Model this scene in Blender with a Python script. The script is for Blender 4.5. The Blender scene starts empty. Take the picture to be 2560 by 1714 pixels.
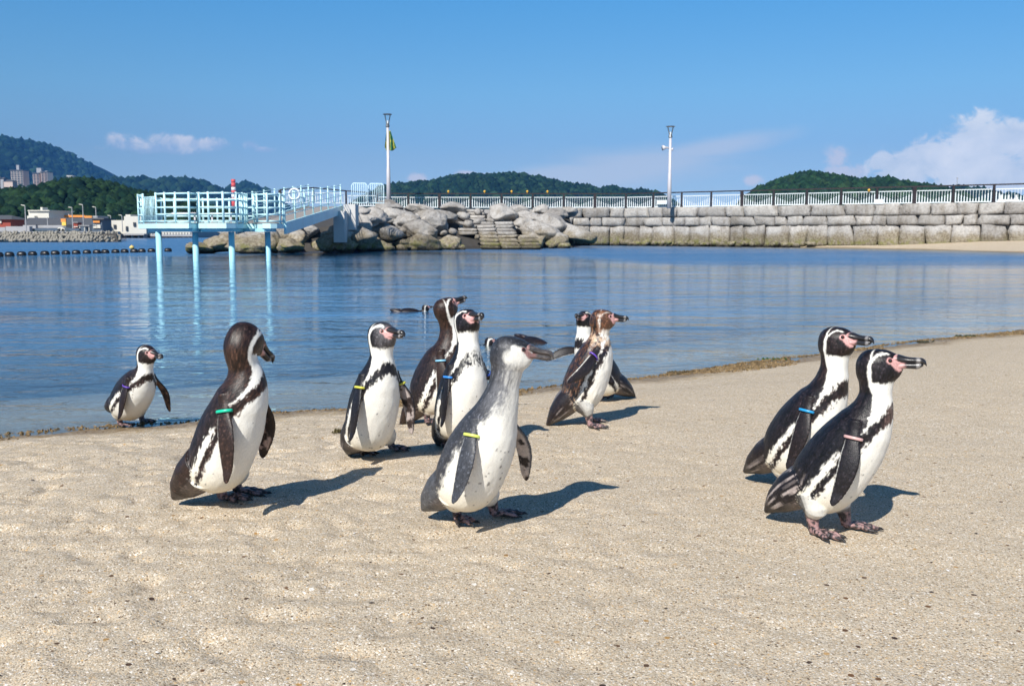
import bpy, math, random
import numpy as np
from mathutils import Vector, Matrix
from mathutils.kdtree import KDTree
random.seed(7); rng = np.random.default_rng(7)
D2R = math.radians
scene = bpy.context.scene
COL = scene.collection

# ------------------------------------------------------------------ camera
CAMZ = 1.2                                    # eye height above the water
HAZE = 0.00014                                # density of the air
FOCAL, SENSOR = 22.125, 23.6
PITCH = math.atan(279 / 2400.0)
cam_data = bpy.data.cameras.new('camera')
cam_data.lens = FOCAL; cam_data.sensor_width = SENSOR
cam_data.clip_start = 0.05; cam_data.clip_end = 20000
cam_data.dof.use_dof = True; cam_data.dof.focus_distance = 3.1; cam_data.dof.aperture_fstop = 9.0
cam = bpy.data.objects.new('camera', cam_data); COL.objects.link(cam)
cam.location = (0, 0, CAMZ); cam.rotation_euler = (math.pi / 2 - PITCH, 0, 0)
scene.camera = cam

# ------------------------------------------------------------------ daylight
SUN_EL, SUN_AZ = D2R(40), math.atan2(-0.92, -0.40)      # direction towards the sun: behind the camera, to the left
sun_dir = Vector((math.cos(SUN_EL) * math.cos(SUN_AZ), math.cos(SUN_EL) * math.sin(SUN_AZ), math.sin(SUN_EL)))
sl = bpy.data.lights.new('sun', 'SUN'); sl.energy = 5.0; sl.angle = D2R(0.53); sl.color = (1.0, 0.955, 0.88)
so = bpy.data.objects.new('sun', sl); COL.objects.link(so)
so.rotation_euler = (-sun_dir).to_track_quat('-Z', 'Y').to_euler()
scene.view_settings.view_transform = 'Standard'; scene.view_settings.look = 'None'
scene.view_settings.exposure = 0.40; scene.view_settings.gamma = 1.0
scene.view_settings.use_curve_mapping = False
scene.render.film_transparent = False
try:
    scene.cycles.use_denoising = True
    scene.cycles.max_bounces = 8; scene.cycles.transparent_max_bounces = 12
    scene.cycles.caustics_reflective = False; scene.cycles.caustics_refractive = False
except Exception: pass

class NT:
    """small helper to write node trees"""
    def __init__(s, tree): s.t = tree; s.n = tree.nodes; s.l = tree.links
    def a(s, typ, ins=None, **kw):
        nd = s.n.new(typ)
        for k, v in kw.items(): setattr(nd, k, v)
        for k, v in (ins or {}).items():
            sock = nd.inputs[k]
            if isinstance(v, bpy.types.NodeSocket): s.l.new(v, sock)
            elif isinstance(v, bpy.types.Node): s.l.new(v.outputs[0], sock)
            else: sock.default_value = v
        return nd
    def m(s, op, x, y=None, z=None, clamp=False):
        nd = s.n.new('ShaderNodeMath'); nd.operation = op; nd.use_clamp = clamp
        for i, v in enumerate((x, y, z)):
            if v is None: continue
            if isinstance(v, bpy.types.NodeSocket): s.l.new(v, nd.inputs[i])
            elif isinstance(v, bpy.types.Node): s.l.new(v.outputs[0], nd.inputs[i])
            else: nd.inputs[i].default_value = v
        return nd.outputs[0]
    def mix(s, f, a, b, mode='MIX'):
        nd = s.n.new('ShaderNodeMix'); nd.data_type = 'RGBA'; nd.blend_type = mode
        for i, v in ((0, f), (6, a), (7, b)):
            if isinstance(v, bpy.types.NodeSocket): s.l.new(v, nd.inputs[i])
            elif isinstance(v, bpy.types.Node): s.l.new(v.outputs[0], nd.inputs[i])
            elif i == 0: nd.inputs[i].default_value = v
            else: nd.inputs[i].default_value = (*v, 1) if len(v) == 3 else v
        return nd.outputs[2]
    def ramp(s, f, stops, interp='LINEAR'):
        nd = s.n.new('ShaderNodeValToRGB'); nd.color_ramp.interpolation = interp
        e = nd.color_ramp.elements
        while len(e) < len(stops): e.new(0.5)
        for k, (p, c) in enumerate(stops):
            e[k].position = p
            if not hasattr(c, '__len__'): c = (c, c, c)
            e[k].color = (*c, 1)
        s.l.new(f if isinstance(f, bpy.types.NodeSocket) else f.outputs[0], nd.inputs[0])
        return nd.outputs[0]
    def noise(s, vec, scale, detail=4, rough=0.5, dist=0.0, dim='3D'):
        nd = s.n.new('ShaderNodeTexNoise'); nd.noise_dimensions = dim
        nd.inputs['Scale'].default_value = scale; nd.inputs['Detail'].default_value = detail
        nd.inputs['Roughness'].default_value = rough; nd.inputs['Distortion'].default_value = dist
        if vec is not None: s.l.new(vec, nd.inputs['Vector'])
        return nd.outputs[0]
    def sep(s, v):
        nd = s.n.new('ShaderNodeSeparateXYZ'); s.l.new(v, nd.inputs[0]); return nd.outputs
    def comb(s, x, y, z):
        nd = s.n.new('ShaderNodeCombineXYZ')
        for i, v in enumerate((x, y, z)):
            if isinstance(v, bpy.types.NodeSocket): s.l.new(v, nd.inputs[i])
            else: nd.inputs[i].default_value = v
        return nd.outputs[0]

# sky: Nishita daylight with distant clouds laid on it by direction
world = bpy.data.worlds.new('World'); scene.world = world; world.use_nodes = True
w = NT(world.node_tree); w.n.clear()
sky = w.a('ShaderNodeTexSky', sky_type='NISHITA', sun_disc=False, sun_elevation=SUN_EL,
          sun_rotation=math.atan2(sun_dir.x, sun_dir.y) % (2 * math.pi), altitude=0, air_density=1.0, dust_density=0.2, ozone_density=3.0)
geo = w.a('ShaderNodeTexCoord')
gx, gy, gz = w.sep(geo.outputs['Generated'])[:3]
up = w.m('ADD', w.m('MULTIPLY', w.m('MAXIMUM', gz, 0.0), 1.2), 0.06)      # clear air: the bright haze band is kept thin
w.l.new(w.a('ShaderNodeVectorMath', {0: w.comb(gx, gy, up)}, operation='NORMALIZE').outputs[0], sky.inputs[0])
tint = w.ramp(gz, [(0, (.92, .86, .90)), (.074, (1.02, 1.03, .98)), (.137, (.92, 1.26, 1.25)), (.23, (.63, 1.32, 1.53)), (.5, (.36, .80, 1.02)), (1, (.26, .46, .62))])  # sky above the view is darkened to deepen the shadows below
SKYC = w.mix(1.0, sky.outputs[0], tint, 'MULTIPLY')
az = w.m('ARCTAN2', gx, gy)                                  # 0 = straight ahead, + to the right
el = w.m('ARCSINE', gz)
def az_el(px, py):                                           # photograph pixel -> direction of a far cloud
    a = (px - 1280) / 2400.0; b = (857 - py) / 2400.0
    d = Vector((a, math.cos(PITCH) + b * math.sin(PITCH), -math.sin(PITCH) + b * math.cos(PITCH))).normalized()
    return math.atan2(d.x, d.y), math.asin(d.z)
cv = w.comb(az, el, 0.0)
n_edge = w.noise(w.comb(az, w.m('MULTIPLY', el, 1.15), 0.3), 34, 7, 0.62, 0.35)
n_big = w.noise(w.comb(az, w.m('MULTIPLY', el, 1.5), 4.0), 15, 4, 0.55, 0.4)
n_wisp = w.noise(w.comb(w.m('MULTIPLY', az, 0.45), w.m('MULTIPLY', el, 1.6), 9.0), 16, 5, 0.6, 0.3)
def puff(px, py, rx, ry, rot=0.0):
    a0, e0 = az_el(px, py)
    dx = w.m('SUBTRACT', az, a0); dy = w.m('SUBTRACT', el, e0)
    c, s = math.cos(rot), math.sin(rot)
    u = w.m('DIVIDE', w.m('ADD', w.m('MULTIPLY', dx, c), w.m('MULTIPLY', dy, s)), rx / 2400.0)
    v = w.m('DIVIDE', w.m('SUBTRACT', w.m('MULTIPLY', dy, c), w.m('MULTIPLY', dx, s)), ry / 2400.0)
    return w.m('SUBTRACT', 1.0, w.m('SQRT', w.m('ADD', w.m('MULTIPLY', u, u), w.m('MULTIPLY', v, v))))
def union(items):
    r = items[0]
    for it in items[1:]: r = w.m('MAXIMUM', r, it)
    return r
CUMULUS = [(2440, 350, 88, 70), (2520, 350, 70, 55), (2330, 400, 120, 62), (2270, 425, 90, 42), (2440, 420, 150, 62), (2560, 430, 90, 50),
           (2640, 380, 120, 95), (2760, 420, 160, 90), (2205, 405, 42, 30)]
SMALL = [(292, 352, 34, 27), (325, 362, 50, 20), (425, 355, 52, 26), (470, 362, 70, 26), (535, 362, 50, 22), (400, 372, 120, 16), (627, 362, 24, 17), (660, 374, 40, 9)]
LOW = [(1048, 448, 40, 16), (1170, 434, 36, 13), (1205, 438, 40, 9), (1885, 452, 34, 18), (2095, 395, 44, 34), (2110, 430, 60, 30), (250, 430, 45, 10)]
WISP = [(1600, 420, 330, 62, 0.10), (1780, 372, 240, 34, 0.15), (1430, 440, 230, 44, 0.05)]
def mask(items, amp, lo, hi, nz):
    base = union([puff(*i) for i in items])
    v = w.m('ADD', base, w.m('MULTIPLY', w.m('SUBTRACT', nz, 0.5), amp))
    mr = w.a('ShaderNodeMapRange', {'Value': v, 'From Min': lo, 'From Max': hi}, interpolation_type='SMOOTHSTEP')
    return mr.outputs[0], v
mc, vc = mask(CUMULUS, 1.9, 0.0, 0.34, n_edge)
ms, vs = mask(SMALL, 2.3, 0.02, 0.60, n_edge)
ml, vl = mask(LOW, 2.8, 0.05, 0.8, n_edge)
mw, vw = mask(WISP, 1.0, -0.05, 0.75, n_wisp)
CS = 1 / 0.10
def col(*c): return tuple(v * CS for v in c)
shade = w.m('ADD', w.m('MULTIPLY', n_big, 0.6), w.m('MULTIPLY', n_edge, 0.4))
c_cum = w.ramp(w.a('ShaderNodeMapRange', {'Value': shade, 'From Min': 0.34, 'From Max': 0.64}).outputs[0], [(0, col(0.64, 0.72, 0.78)), (1, col(1.05, 1.03, .98))])
c_small = w.ramp(w.a('ShaderNodeMapRange', {'Value': w.m('ADD', w.m('MULTIPLY', el, 12.0), w.m('MULTIPLY', n_edge, 0.9)), 'From Min': 1.38, 'From Max': 1.62}).outputs[0],
                 [(0, col(0.40, 0.54, 0.72)), (1, col(0.94, 0.90, 0.88))])  # cloud shading painted in: sunlit tops, bluish bases
c = w.mix(w.m('MULTIPLY', mw, 0.68), SKYC, col(0.68, 0.72, 0.76))
c = w.mix(w.m('MULTIPLY', ml, 0.75), c, col(0.80, 0.75, 0.76))
c = w.mix(w.m('MULTIPLY', ms, 0.9), c, c_small)
c = w.mix(w.m('MULTIPLY', mc, 0.92), c, c_cum)
bg = w.a('ShaderNodeBackground', {'Color': c, 'Strength': 0.078})
wo = w.a('ShaderNodeOutputWorld', {'Surface': bg})

# ------------------------------------------------------------------ helpers
def mat(name):
    m = bpy.data.materials.new(name); m.use_nodes = True
    t = NT(m.node_tree); t.n.clear()
    out = t.a('ShaderNodeOutputMaterial')
    return m, t, out
def tag(o, label=None, cat=None, group=None, kind=None):
    if label: o['label'] = label
    if cat: o['category'] = cat
    if group: o['group'] = group
    if kind: o['kind'] = kind
    return o
def empty(name, loc, rz=0.0):
    o = bpy.data.objects.new(name, None); COL.objects.link(o)
    o.location = loc; o.rotation_euler = (0, 0, rz); o.empty_display_size = 0.1
    return o
def mesh_from(name, V, Fq, smooth=True):
    me = bpy.data.meshes.new(name)
    V = np.asarray(V, np.float32)
    if isinstance(Fq, np.ndarray):
        n, k = Fq.shape
        me.vertices.add(len(V)); me.vertices.foreach_set('co', V.ravel())
        me.loops.add(n * k); me.loops.foreach_set('vertex_index', Fq.astype(np.int32).ravel())
        me.polygons.add(n); me.polygons.foreach_set('loop_start', np.arange(0, n * k, k, dtype=np.int32))
        me.update(calc_edges=True); me.validate()
    else:
        me.from_pydata([tuple(v) for v in V], [], Fq); me.update()
    if smooth: me.polygons.foreach_set('use_smooth', np.ones(len(me.polygons), bool))
    return me
def obj(name, me, material=None, parent=None, loc=None):
    o = bpy.data.objects.new(name, me); COL.objects.link(o)
    if material and not me.materials: me.materials.append(material)
    if parent: o.parent = parent
    if loc is not None: o.location = loc
    return o
def set_col(me, C, name='Col'):
    a = me.attributes.new(name, 'FLOAT_COLOR', 'POINT')
    C = np.asarray(C, np.float32)
    if C.shape[1] == 3: C = np.concatenate([C, np.ones((len(C), 1), np.float32)], 1)
    a.data.foreach_set('color', C.ravel())
def hashn(ix, iy, iz, seed=0):
    h = (ix.astype(np.int64) * 374761393 + iy.astype(np.int64) * 668265263 + iz.astype(np.int64) * 2147483647 + seed * 974634777) & 0xFFFFFFFF
    h = ((h ^ (h >> 13)) * 1274126177) & 0xFFFFFFFF
    h = ((h ^ (h >> 16)) * 2246822519) & 0xFFFFFFFF
    return ((h ^ (h >> 15)) & 0xFFFFFF) / float(0xFFFFFF)
def vnoise(P, seed=0):
    P = np.asarray(P, float)
    if P.shape[1] == 2: P = np.concatenate([P, np.zeros((len(P), 1))], 1)
    I = np.floor(P).astype(np.int64); f = P - I; f = f * f * (3 - 2 * f)
    r = 0
    for dx in (0, 1):
        wx = f[:, 0] if dx else 1 - f[:, 0]
        for dy in (0, 1):
            wy = f[:, 1] if dy else 1 - f[:, 1]
            for dz in (0, 1):
                wz = f[:, 2] if dz else 1 - f[:, 2]
                r = r + wx * wy * wz * hashn(I[:, 0] + dx, I[:, 1] + dy, I[:, 2] + dz, seed)
    return r
def fbm(P, octv=4, seed=0, gain=0.5):
    P = np.asarray(P, float); a = 1.0; s = 0; t = 0
    for k in range(octv):
        s = s + a * vnoise(P * (2.03 ** k) + 17.3 * k, seed + k); t += a; a *= gain
    return s / t
class MB:
    """collects boxes, bars, tubes and lofts into ONE mesh"""
    def __init__(s): s.v = []; s.f = []
    def add(s, V, Fs):
        n = len(s.v); s.v.extend([tuple(v) for v in V]); s.f.extend([tuple(i + n for i in f) for f in Fs]); return s
    def box(s, c, d, rz=0.0, taper=1.0):
        hx, hy, hz = d[0] / 2, d[1] / 2, d[2] / 2; V = []
        cz, sz = math.cos(rz), math.sin(rz)
        for k in (-1, 1):
            tp = 1.0 if k < 0 else taper
            for i, j in ((-1, -1), (1, -1), (1, 1), (-1, 1)):
                x, y = i * hx * tp, j * hy * tp
                V.append((c[0] + x * cz - y * sz, c[1] + x * sz + y * cz, c[2] + k * hz))
        return s.add(V, [(3, 2, 1, 0), (4, 5, 6, 7), (0, 1, 5, 4), (1, 2, 6, 5), (2, 3, 7, 6), (3, 0, 4, 7)])
    def bar(s, p, q, wd, ht=None, up=(0, 0, 1)):
        ht = ht or wd; p = Vector(p); q = Vector(q); d = (q - p).normalized(); up = Vector(up)
        if abs(d.dot(up)) > 0.98: up = Vector((0, 1, 0))
        sd = d.cross(up).normalized() * (wd / 2); u = sd.cross(d).normalized() * (ht / 2)
        V = [p - sd - u, p + sd - u, p + sd + u, p - sd + u, q - sd - u, q + sd - u, q + sd + u, q - sd + u]
        return s.add(V, [(0, 1, 2, 3), (7, 6, 5, 4), (4, 5, 1, 0), (5, 6, 2, 1), (6, 7, 3, 2), (7, 4, 0, 3)])
    def tube(s, pts, r, n=8, cap=True):
        pts = [Vector(p) for p in pts]; rs = r if hasattr(r, '__len__') else [r] * len(pts)
        V = []; Fs = []; ref = None
        for i, p in enumerate(pts):
            d = (pts[min(i + 1, len(pts) - 1)] - pts[max(i - 1, 0)])
            if d.length < 1e-9: d = Vector((0, 0, 1))
            d.normalize()
            if ref is None: ref = Vector((0, 0, 1)) if abs(d.z) < 0.9 else Vector((1, 0, 0))
            a = d.cross(ref).normalized(); b = a.cross(d).normalized(); ref = b
            for k in range(n):
                t = 2 * math.pi * k / n; V.append(p + a * (rs[i] * math.cos(t)) + b * (rs[i] * math.sin(t)))
        for i in range(len(pts) - 1):
            for k in range(n):
                k2 = (k + 1) % n; Fs.append((i * n + k2, i * n + k, (i + 1) * n + k, (i + 1) * n + k2))
        if cap: Fs.append(tuple(range(n))); m = (len(pts) - 1) * n; Fs.append(tuple(range(m + n - 1, m - 1, -1)))
        return s.add(V, Fs)
    def mesh(s, name, smooth=False):
        me = bpy.data.meshes.new(name); me.from_pydata(s.v, [], s.f); me.update()
        if smooth: me.polygons.foreach_set('use_smooth', np.ones(len(me.polygons), bool))
        return me
    def build(s, name, material, parent=None, smooth=False, loc=None):
        return obj(name, s.mesh(name, smooth), material, parent, loc)

# ------------------------------------------------------------------ lie of the land: shoreline and beach height
SHORE = np.array([(-60, -14), (-30, -6), (-12, 1.6), (-6, 4.35), (-3.95, 5.0), (-3.24, 5.3), (-3.01, 5.55), (-2.73, 5.7), (-2.43, 5.84), (-2.08, 5.93), (-1.77, 6.13), (-1.54, 6.28), (-1.15, 6.38), (-.79, 6.68), (-.15, 7.03), (.70, 7.6), (1.04, 7.75), (1.64, 8.25), (2.29, 8.77), (3.23, 9.45), (4.53, 10.5), (6.2, 11.56), (10, 15), (16, 21), (24, 30), (31, 38), (32.5, 46), (28.9, 54), (28.2, 60.5), (26.4, 65.2), (24.2, 69.0), (20.1, 73.2), (17.6, 77)], float)
def shore_dist(x, y):
    best = np.full(x.shape, 1e9); sg = np.ones(x.shape)
    for a, b in zip(SHORE[:-1], SHORE[1:]):
        d = b - a; t = np.clip(((x - a[0]) * d[0] + (y - a[1]) * d[1]) / (d @ d), 0, 1)
        qx = x - a[0] - t * d[0]; qy = y - a[1] - t * d[1]; Dd = np.hypot(qx, qy)
        s = np.where(d[0] * qy - d[1] * qx < 0, 1, -1); m = Dd < best
        best = np.where(m, Dd, best); sg = np.where(m, s, sg)
    return best * sg
def ground(x, y):
    """beach height above the water at (x, y), with its trampled lumps"""
    x = np.asarray(x, float); y = np.asarray(y, float); shp = x.shape; x = x.ravel(); y = y.ravel()
    s = shore_dist(x, y); P = np.stack([x, y, 0 * x], 1)
    wig = (fbm(P * 1.6, 3, 5) - .5) * .30 + (fbm(P * 7, 2, 6) - .5) * .12
    s = s + wig * np.clip(1 - np.abs(s) / 3, 0, 1)
    far = np.clip((y - 20) / 30, 0, 1)
    h = np.where(s > 0, (.32 + .5 * far) * (1 - np.exp(-(np.maximum(s, 0) / (1.5 + .12 * np.clip(y - 6, 0, 14) + 2 * far)) ** 1.4)), np.maximum(-(.055 * np.abs(s) + .012 * s * s), -1.6))
    near = np.clip(1 - (np.hypot(x, y) - 4) / 8, 0, 1) * np.clip(s / .8, 0, 1)
    left = np.clip(.55 - x * .42, .16, 1.0)
    n1 = fbm(P * 3.1, 3, 21) - .5; n2 = fbm(P * 11, 3, 31) - .5; rid = np.abs(fbm(P * 6.3 + 3, 3, 41) - .5)
    n3 = np.maximum(fbm(P * 15, 2, 51) - .55, 0)
    h = h + near * (n1 * .017 + left * (n2 * .018 - n3 * .062) - left * np.maximum(.055 - rid, 0) * .11)
    return h.reshape(shp)

# ------------------------------------------------------------------ materials of the place
def W(px, d):                       # a bearing read off the photograph at a distance of d metres -> world x
    return (px - 1280) * d / 2400.0
def HZ(py, d):                      # a level read off the photograph at a distance of d metres -> height above the water
    return CAMZ + (578 - py) * d / 2400.0
def simple(name, colr, rough=.6, var=.12, scale=6, spec=.4, bump=0.0, metallic=0.0):
    m, t, out = mat(name); tc = t.a('ShaderNodeTexCoord'); g = t.a('ShaderNodeNewGeometry')
    n = t.noise(g.outputs['Position'], scale, 5, .6)
    c = t.mix(n, tuple(v * (1 - var * 1.6) for v in colr), tuple(min(1, v * (1 + var)) for v in colr))
    ins = {'Base Color': c, 'Roughness': rough, 'Specular IOR Level': spec, 'Metallic': metallic}
    if bump: ins['Normal'] = t.a('ShaderNodeBump', {'Height': n, 'Strength': .6, 'Distance': bump})
    t.l.new(t.a('ShaderNodeBsdfPrincipled', ins).outputs[0], out.inputs[0]); return m
def attr_mat(name, rough=.8, scale=8, amt=(.7, 1.3), bump=.0, spec=.2):
    m, t, out = mat(name); g = t.a('ShaderNodeNewGeometry'); c = t.a('ShaderNodeAttribute', attribute_name='Col')
    n = t.noise(g.outputs['Position'], scale, 5, .65)
    cc = t.mix(1.0, c.outputs[0], t.ramp(n, [(.3, amt[0]), (.7, amt[1])]), 'MULTIPLY')
    ins = {'Base Color': cc, 'Roughness': rough, 'Specular IOR Level': spec}
    if bump: ins['Normal'] = t.a('ShaderNodeBump', {'Height': n, 'Strength': .8, 'Distance': bump})
    t.l.new(t.a('ShaderNodeBsdfPrincipled', ins).outputs[0], out.inputs[0]); return m

# sand
M_SAND, t, out = mat('coarse_sand')
g = t.a('ShaderNodeNewGeometry'); pos = g.outputs['Position']
sh = t.a('ShaderNodeAttribute', attribute_name='Shore'); s_sh, s_hol, _s = t.sep(sh.outputs['Vector'])[:3]
v1 = t.a('ShaderNodeTexVoronoi', {'Vector': pos, 'Scale': 340.0}); v2 = t.a('ShaderNodeTexVoronoi', {'Vector': pos, 'Scale': 150.0}); v3 = t.a('ShaderNodeTexVoronoi', {'Vector': pos, 'Scale': 62.0})
r1 = t.sep(v1.outputs['Color']); r2 = t.sep(v2.outputs['Color']); r3 = t.sep(v3.outputs['Color'])
grain = t.ramp(r1[0], [(0, (.16, .12, .085)), (.05, (.24, .20, .15)), (.14, (.40, .32, .225)), (.40, (.50, .425, .32)), (.62, (.50, .445, .36)), (.80, (.58, .52, .43)), (.91, (.60, .44, .27)), (.96, (.74, .70, .63)), (1, (.80, .78, .74))], 'LINEAR')
big = t.ramp(r2[0], [(0, (.10, .075, .055)), (.035, (.22, .15, .09)), (.05, (.5, .42, .32)), (.90, (.52, .45, .35)), (.94, (.55, .36, .16)), (.965, (.76, .72, .66)), (1, (.80, .78, .75))])
bigm = t.m('GREATER_THAN', t.m('ABSOLUTE', t.m('SUBTRACT', r2[0], .475)), .425)
bigm = t.m('MULTIPLY', bigm, t.m('LESS_THAN', v2.outputs['Distance'], .48))
c = t.mix(bigm, grain, big)
hugem = t.m('MULTIPLY', t.m('LESS_THAN', r3[0], .018), t.m('LESS_THAN', v3.outputs['Distance'], .42))
c = t.mix(hugem, c, t.ramp(r3[1], [(0, (.05, .035, .03)), (.45, (.16, .085, .04)), (.6, (.42, .25, .09)), (1, (.78, .75, .70))]))
lf = t.noise(pos, 1.7, 4, .6); mf = t.noise(pos, 9, 4, .6)
c = t.mix(1.0, c, t.ramp(t.m('ADD', t.m('MULTIPLY', lf, .6), t.m('MULTIPLY', mf, .4)), [(.32, (1.0, .955, .89)), (.5, (1.03, .99, .93)), (.66, (1.05, 1.015, .97))]), 'MULTIPLY')
# scattered weed crumbs, thicker towards the water
cr = t.noise(pos, 26, 5, .7); crm = t.noise(pos, 3.2, 3, .6)
wd = t.a('ShaderNodeMapRange', {'Value': s_sh, 'From Min': .05, 'From Max': 2.6, 'To Min': 1.0, 'To Max': 0.0}).outputs[0]
th = t.m('ADD', t.m('MULTIPLY', wd, .13), t.m('MULTIPLY', t.m('SUBTRACT', crm, .5), .30))
crumb = t.a('ShaderNodeMapRange', {'Value': t.m('ADD', cr, th), 'From Min': .655, 'From Max': .74}).outputs[0]
c = t.mix(t.m('MULTIPLY', crumb, .68), c, t.ramp(cr, [(.6, (.40, .28, .12)), (.72, (.25, .16, .065)), (.8, (.12, .08, .04))]))
# weed line at the water's edge
jn = t.m('MULTIPLY', t.m('SUBTRACT', t.noise(pos, 4.5, 4, .65), .5), .55)
sl_ = t.m('ADD', s_sh, jn)
line = t.m('MULTIPLY', t.a('ShaderNodeMapRange', {'Value': sl_, 'From Min': -.20, 'From Max': -.04}).outputs[0], t.a('ShaderNodeMapRange', {'Value': sl_, 'From Min': .52, 'From Max': .16}).outputs[0])
line = t.m('MULTIPLY', line, t.ramp(t.noise(pos, 30, 4, .7), [(.40, .10), (.56, 1.0)]))
c = t.mix(t.m('MULTIPLY', line, .70), c, t.ramp(t.noise(pos, 70, 3), [(.35, (.10, .065, .025)), (.65, (.30, .19, .07))]))
wet = t.a('ShaderNodeMapRange', {'Value': sl_, 'From Min': .55, 'From Max': .02}, interpolation_type='SMOOTHSTEP').outputs[0]
wet = t.m('MULTIPLY', wet, t.a('ShaderNodeMapRange', {'Value': s_sh, 'From Min': -.9, 'From Max': -.25, 'To Min': .30, 'To Max': 1.0}).outputs[0])
c = t.mix(t.m('MULTIPLY', wet, .62), c, t.mix(1.0, c, (.50, .44, .36), 'MULTIPLY'))
bh = t.m('ADD', t.m('MULTIPLY', v1.outputs['Distance'], -.5), t.m('MULTIPLY', v2.outputs['Distance'], -.55))
bh = t.m('ADD', bh, t.m('MULTIPLY', t.noise(pos, 95, 3, .7), 1.4))
dist = t.a('ShaderNodeBump', {'Height': bh, 'Strength': .6, 'Distance': .0034})
b2 = t.a('ShaderNodeBump', {'Height': t.noise(pos, 22, 4, .65), 'Strength': .45, 'Distance': .010, 'Normal': dist})
t.l.new(t.a('ShaderNodeBsdfPrincipled', {'Base Color': c, 'Roughness': t.m('SUBTRACT', .92, t.m('MULTIPLY', wet, .45)), 'Normal': b2, 'Specular IOR Level': .25}).outputs[0], out.inputs[0])

def axis(dense0, dense1, step, lo, hi, g_=1.13):
    a = list(np.arange(dense0, dense1, step)); st = step; x = a[-1]
    while x < hi: st *= g_; x += st; a.append(x)
    st = step; x = a[0]; pre = []
    while x > lo: st *= g_; x -= st; pre.append(x)
    return np.array(pre[::-1] + a)
def grid_mesh(name, xs, ys, zf, keep=None):
    X, Y = np.meshgrid(xs, ys); Z = zf(X, Y); nx, ny = len(xs), len(ys)
    i = np.arange(ny - 1)[:, None]; j = np.arange(nx - 1)[None, :]; a = i * nx + j
    Fq = np.stack([a, a + 1, a + nx + 1, a + nx], -1).reshape(-1, 4)
    V = np.stack([X.ravel(), Y.ravel(), Z.ravel()], 1)
    if keep is not None:
        k = keep(V); Fq = Fq[k[Fq].any(1)]; used = np.zeros(len(V), bool); used[Fq.ravel()] = True
        mp = np.cumsum(used) - 1; V = V[used]; Fq = mp[Fq]
    return mesh_from(name, V, Fq), V
LOW = globals().get('LOWRES', False)
xs = axis(-3.6, 3.7, .017 if not LOW else .05, -110, 110); ys = axis(1.15, 8.0, .017 if not LOW else .05, -45, 95)
me, V = grid_mesh('beach', xs, ys, ground)
S = shore_dist(V[:, 0], V[:, 1])
P3 = np.stack([V[:, 0], V[:, 1], 0 * S], 1)
S2 = S + ((fbm(P3 * 1.6, 3, 5) - .5) * .30 + (fbm(P3 * 7, 2, 6) - .5) * .12) * np.clip(1 - np.abs(S) / 3, 0, 1)
set_col(me, np.stack([S2, V[:, 2], 0 * S], 1), 'Shore')
tag(obj('beach', me, M_SAND), 'pale coarse sand beach sloping to the bay', kind='structure')

# water
M_WATER, t, out = mat('sea_water')
g = t.a('ShaderNodeNewGeometry'); pos = g.outputs['Position']; dp = t.sep(t.a('ShaderNodeAttribute', attribute_name='Depth').outputs['Vector'])
depth, openw = dp[0], dp[1]
m1 = t.a('ShaderNodeMapping', {'Vector': pos, 'Scale': (1.5, 2.6, 1), 'Rotation': (0, 0, .12)}); m2 = t.a('ShaderNodeMapping', {'Vector': pos, 'Scale': (4.5, 9.0, 1), 'Rotation': (0, 0, -.15)})
m3 = t.a('ShaderNodeMapping', {'Vector': pos, 'Scale': (.22, .75, 1), 'Rotation': (0, 0, .3)})
wa = t.noise(m1.outputs[0], 1.0, 4, .55, .5); wb = t.noise(m2.outputs[0], 1.0, 3, .55, .6); wc = t.noise(m3.outputs[0], 1.0, 3, .5, .3)
calm = t.ramp(t.noise(t.a('ShaderNodeMapping', {'Vector': pos, 'Scale': (.05, .16, 1)}).outputs[0], 1.0, 3, .6), [(.35, .35), (.65, 1.0)])
hgt = t.m('ADD', t.m('ADD', t.m('MULTIPLY', wa, .60), t.m('MULTIPLY', wb, .16)), t.m('MULTIPLY', wc, .9))
hgt = t.m('MULTIPLY', hgt, t.m('MULTIPLY', calm, t.m('ADD', .78, t.m('MULTIPLY', openw, 4.5))))
bm_ = t.a('ShaderNodeBump', {'Height': hgt, 'Strength': 1.0, 'Distance': .075})
ndi = t.a('ShaderNodeVectorMath', {0: g.outputs['Incoming'], 1: bm_.outputs[0]}, operation='DOT_PRODUCT')
fr = t.m('ADD', .02, t.m('MULTIPLY', .98, t.m('POWER', t.m('SUBTRACT', 1.0, t.m('ABSOLUTE', ndi.outputs['Value']), clamp=True), 5.0)))
gl = t.a('ShaderNodeBsdfGlossy', {'Color': (1, 1, 1, 1), 'Roughness': t.m('ADD', .035, t.m('MULTIPLY', openw, .20)), 'Normal': bm_})
op = t.m('SUBTRACT', 1.0, t.m('EXPONENT', t.m('MULTIPLY', depth, -2.1)))
bodyc = t.ramp(op, [(0, (.22, .22, .22)), (.5, (.095, .17, .26)), (1, (.026, .125, .285))])
df = t.a('ShaderNodeBsdfDiffuse', {'Color': bodyc})
tr = t.a('ShaderNodeBsdfTransparent', {'Color': (.80, .86, .84, 1)})
sub = t.a('ShaderNodeMixShader', {0: op, 1: tr, 2: df})
t.l.new(t.a('ShaderNodeMixShader', {0: fr, 1: sub, 2: gl}).outputs[0], out.inputs[0])
xs = axis(-6, 7, .20, -5200, 5200, 1.16); ys = axis(4.2, 14, .20, -60, 9000, 1.16)
me, V = grid_mesh('water', xs, ys, lambda X, Y: 0 * X, keep=lambda V: shore_dist(V[:, 0], V[:, 1]) < 1.2)
dd_ = np.where(np.hypot(V[:, 0], V[:, 1]) < 120, np.maximum(-ground(V[:, 0], V[:, 1]), 0), 3.0)
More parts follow.
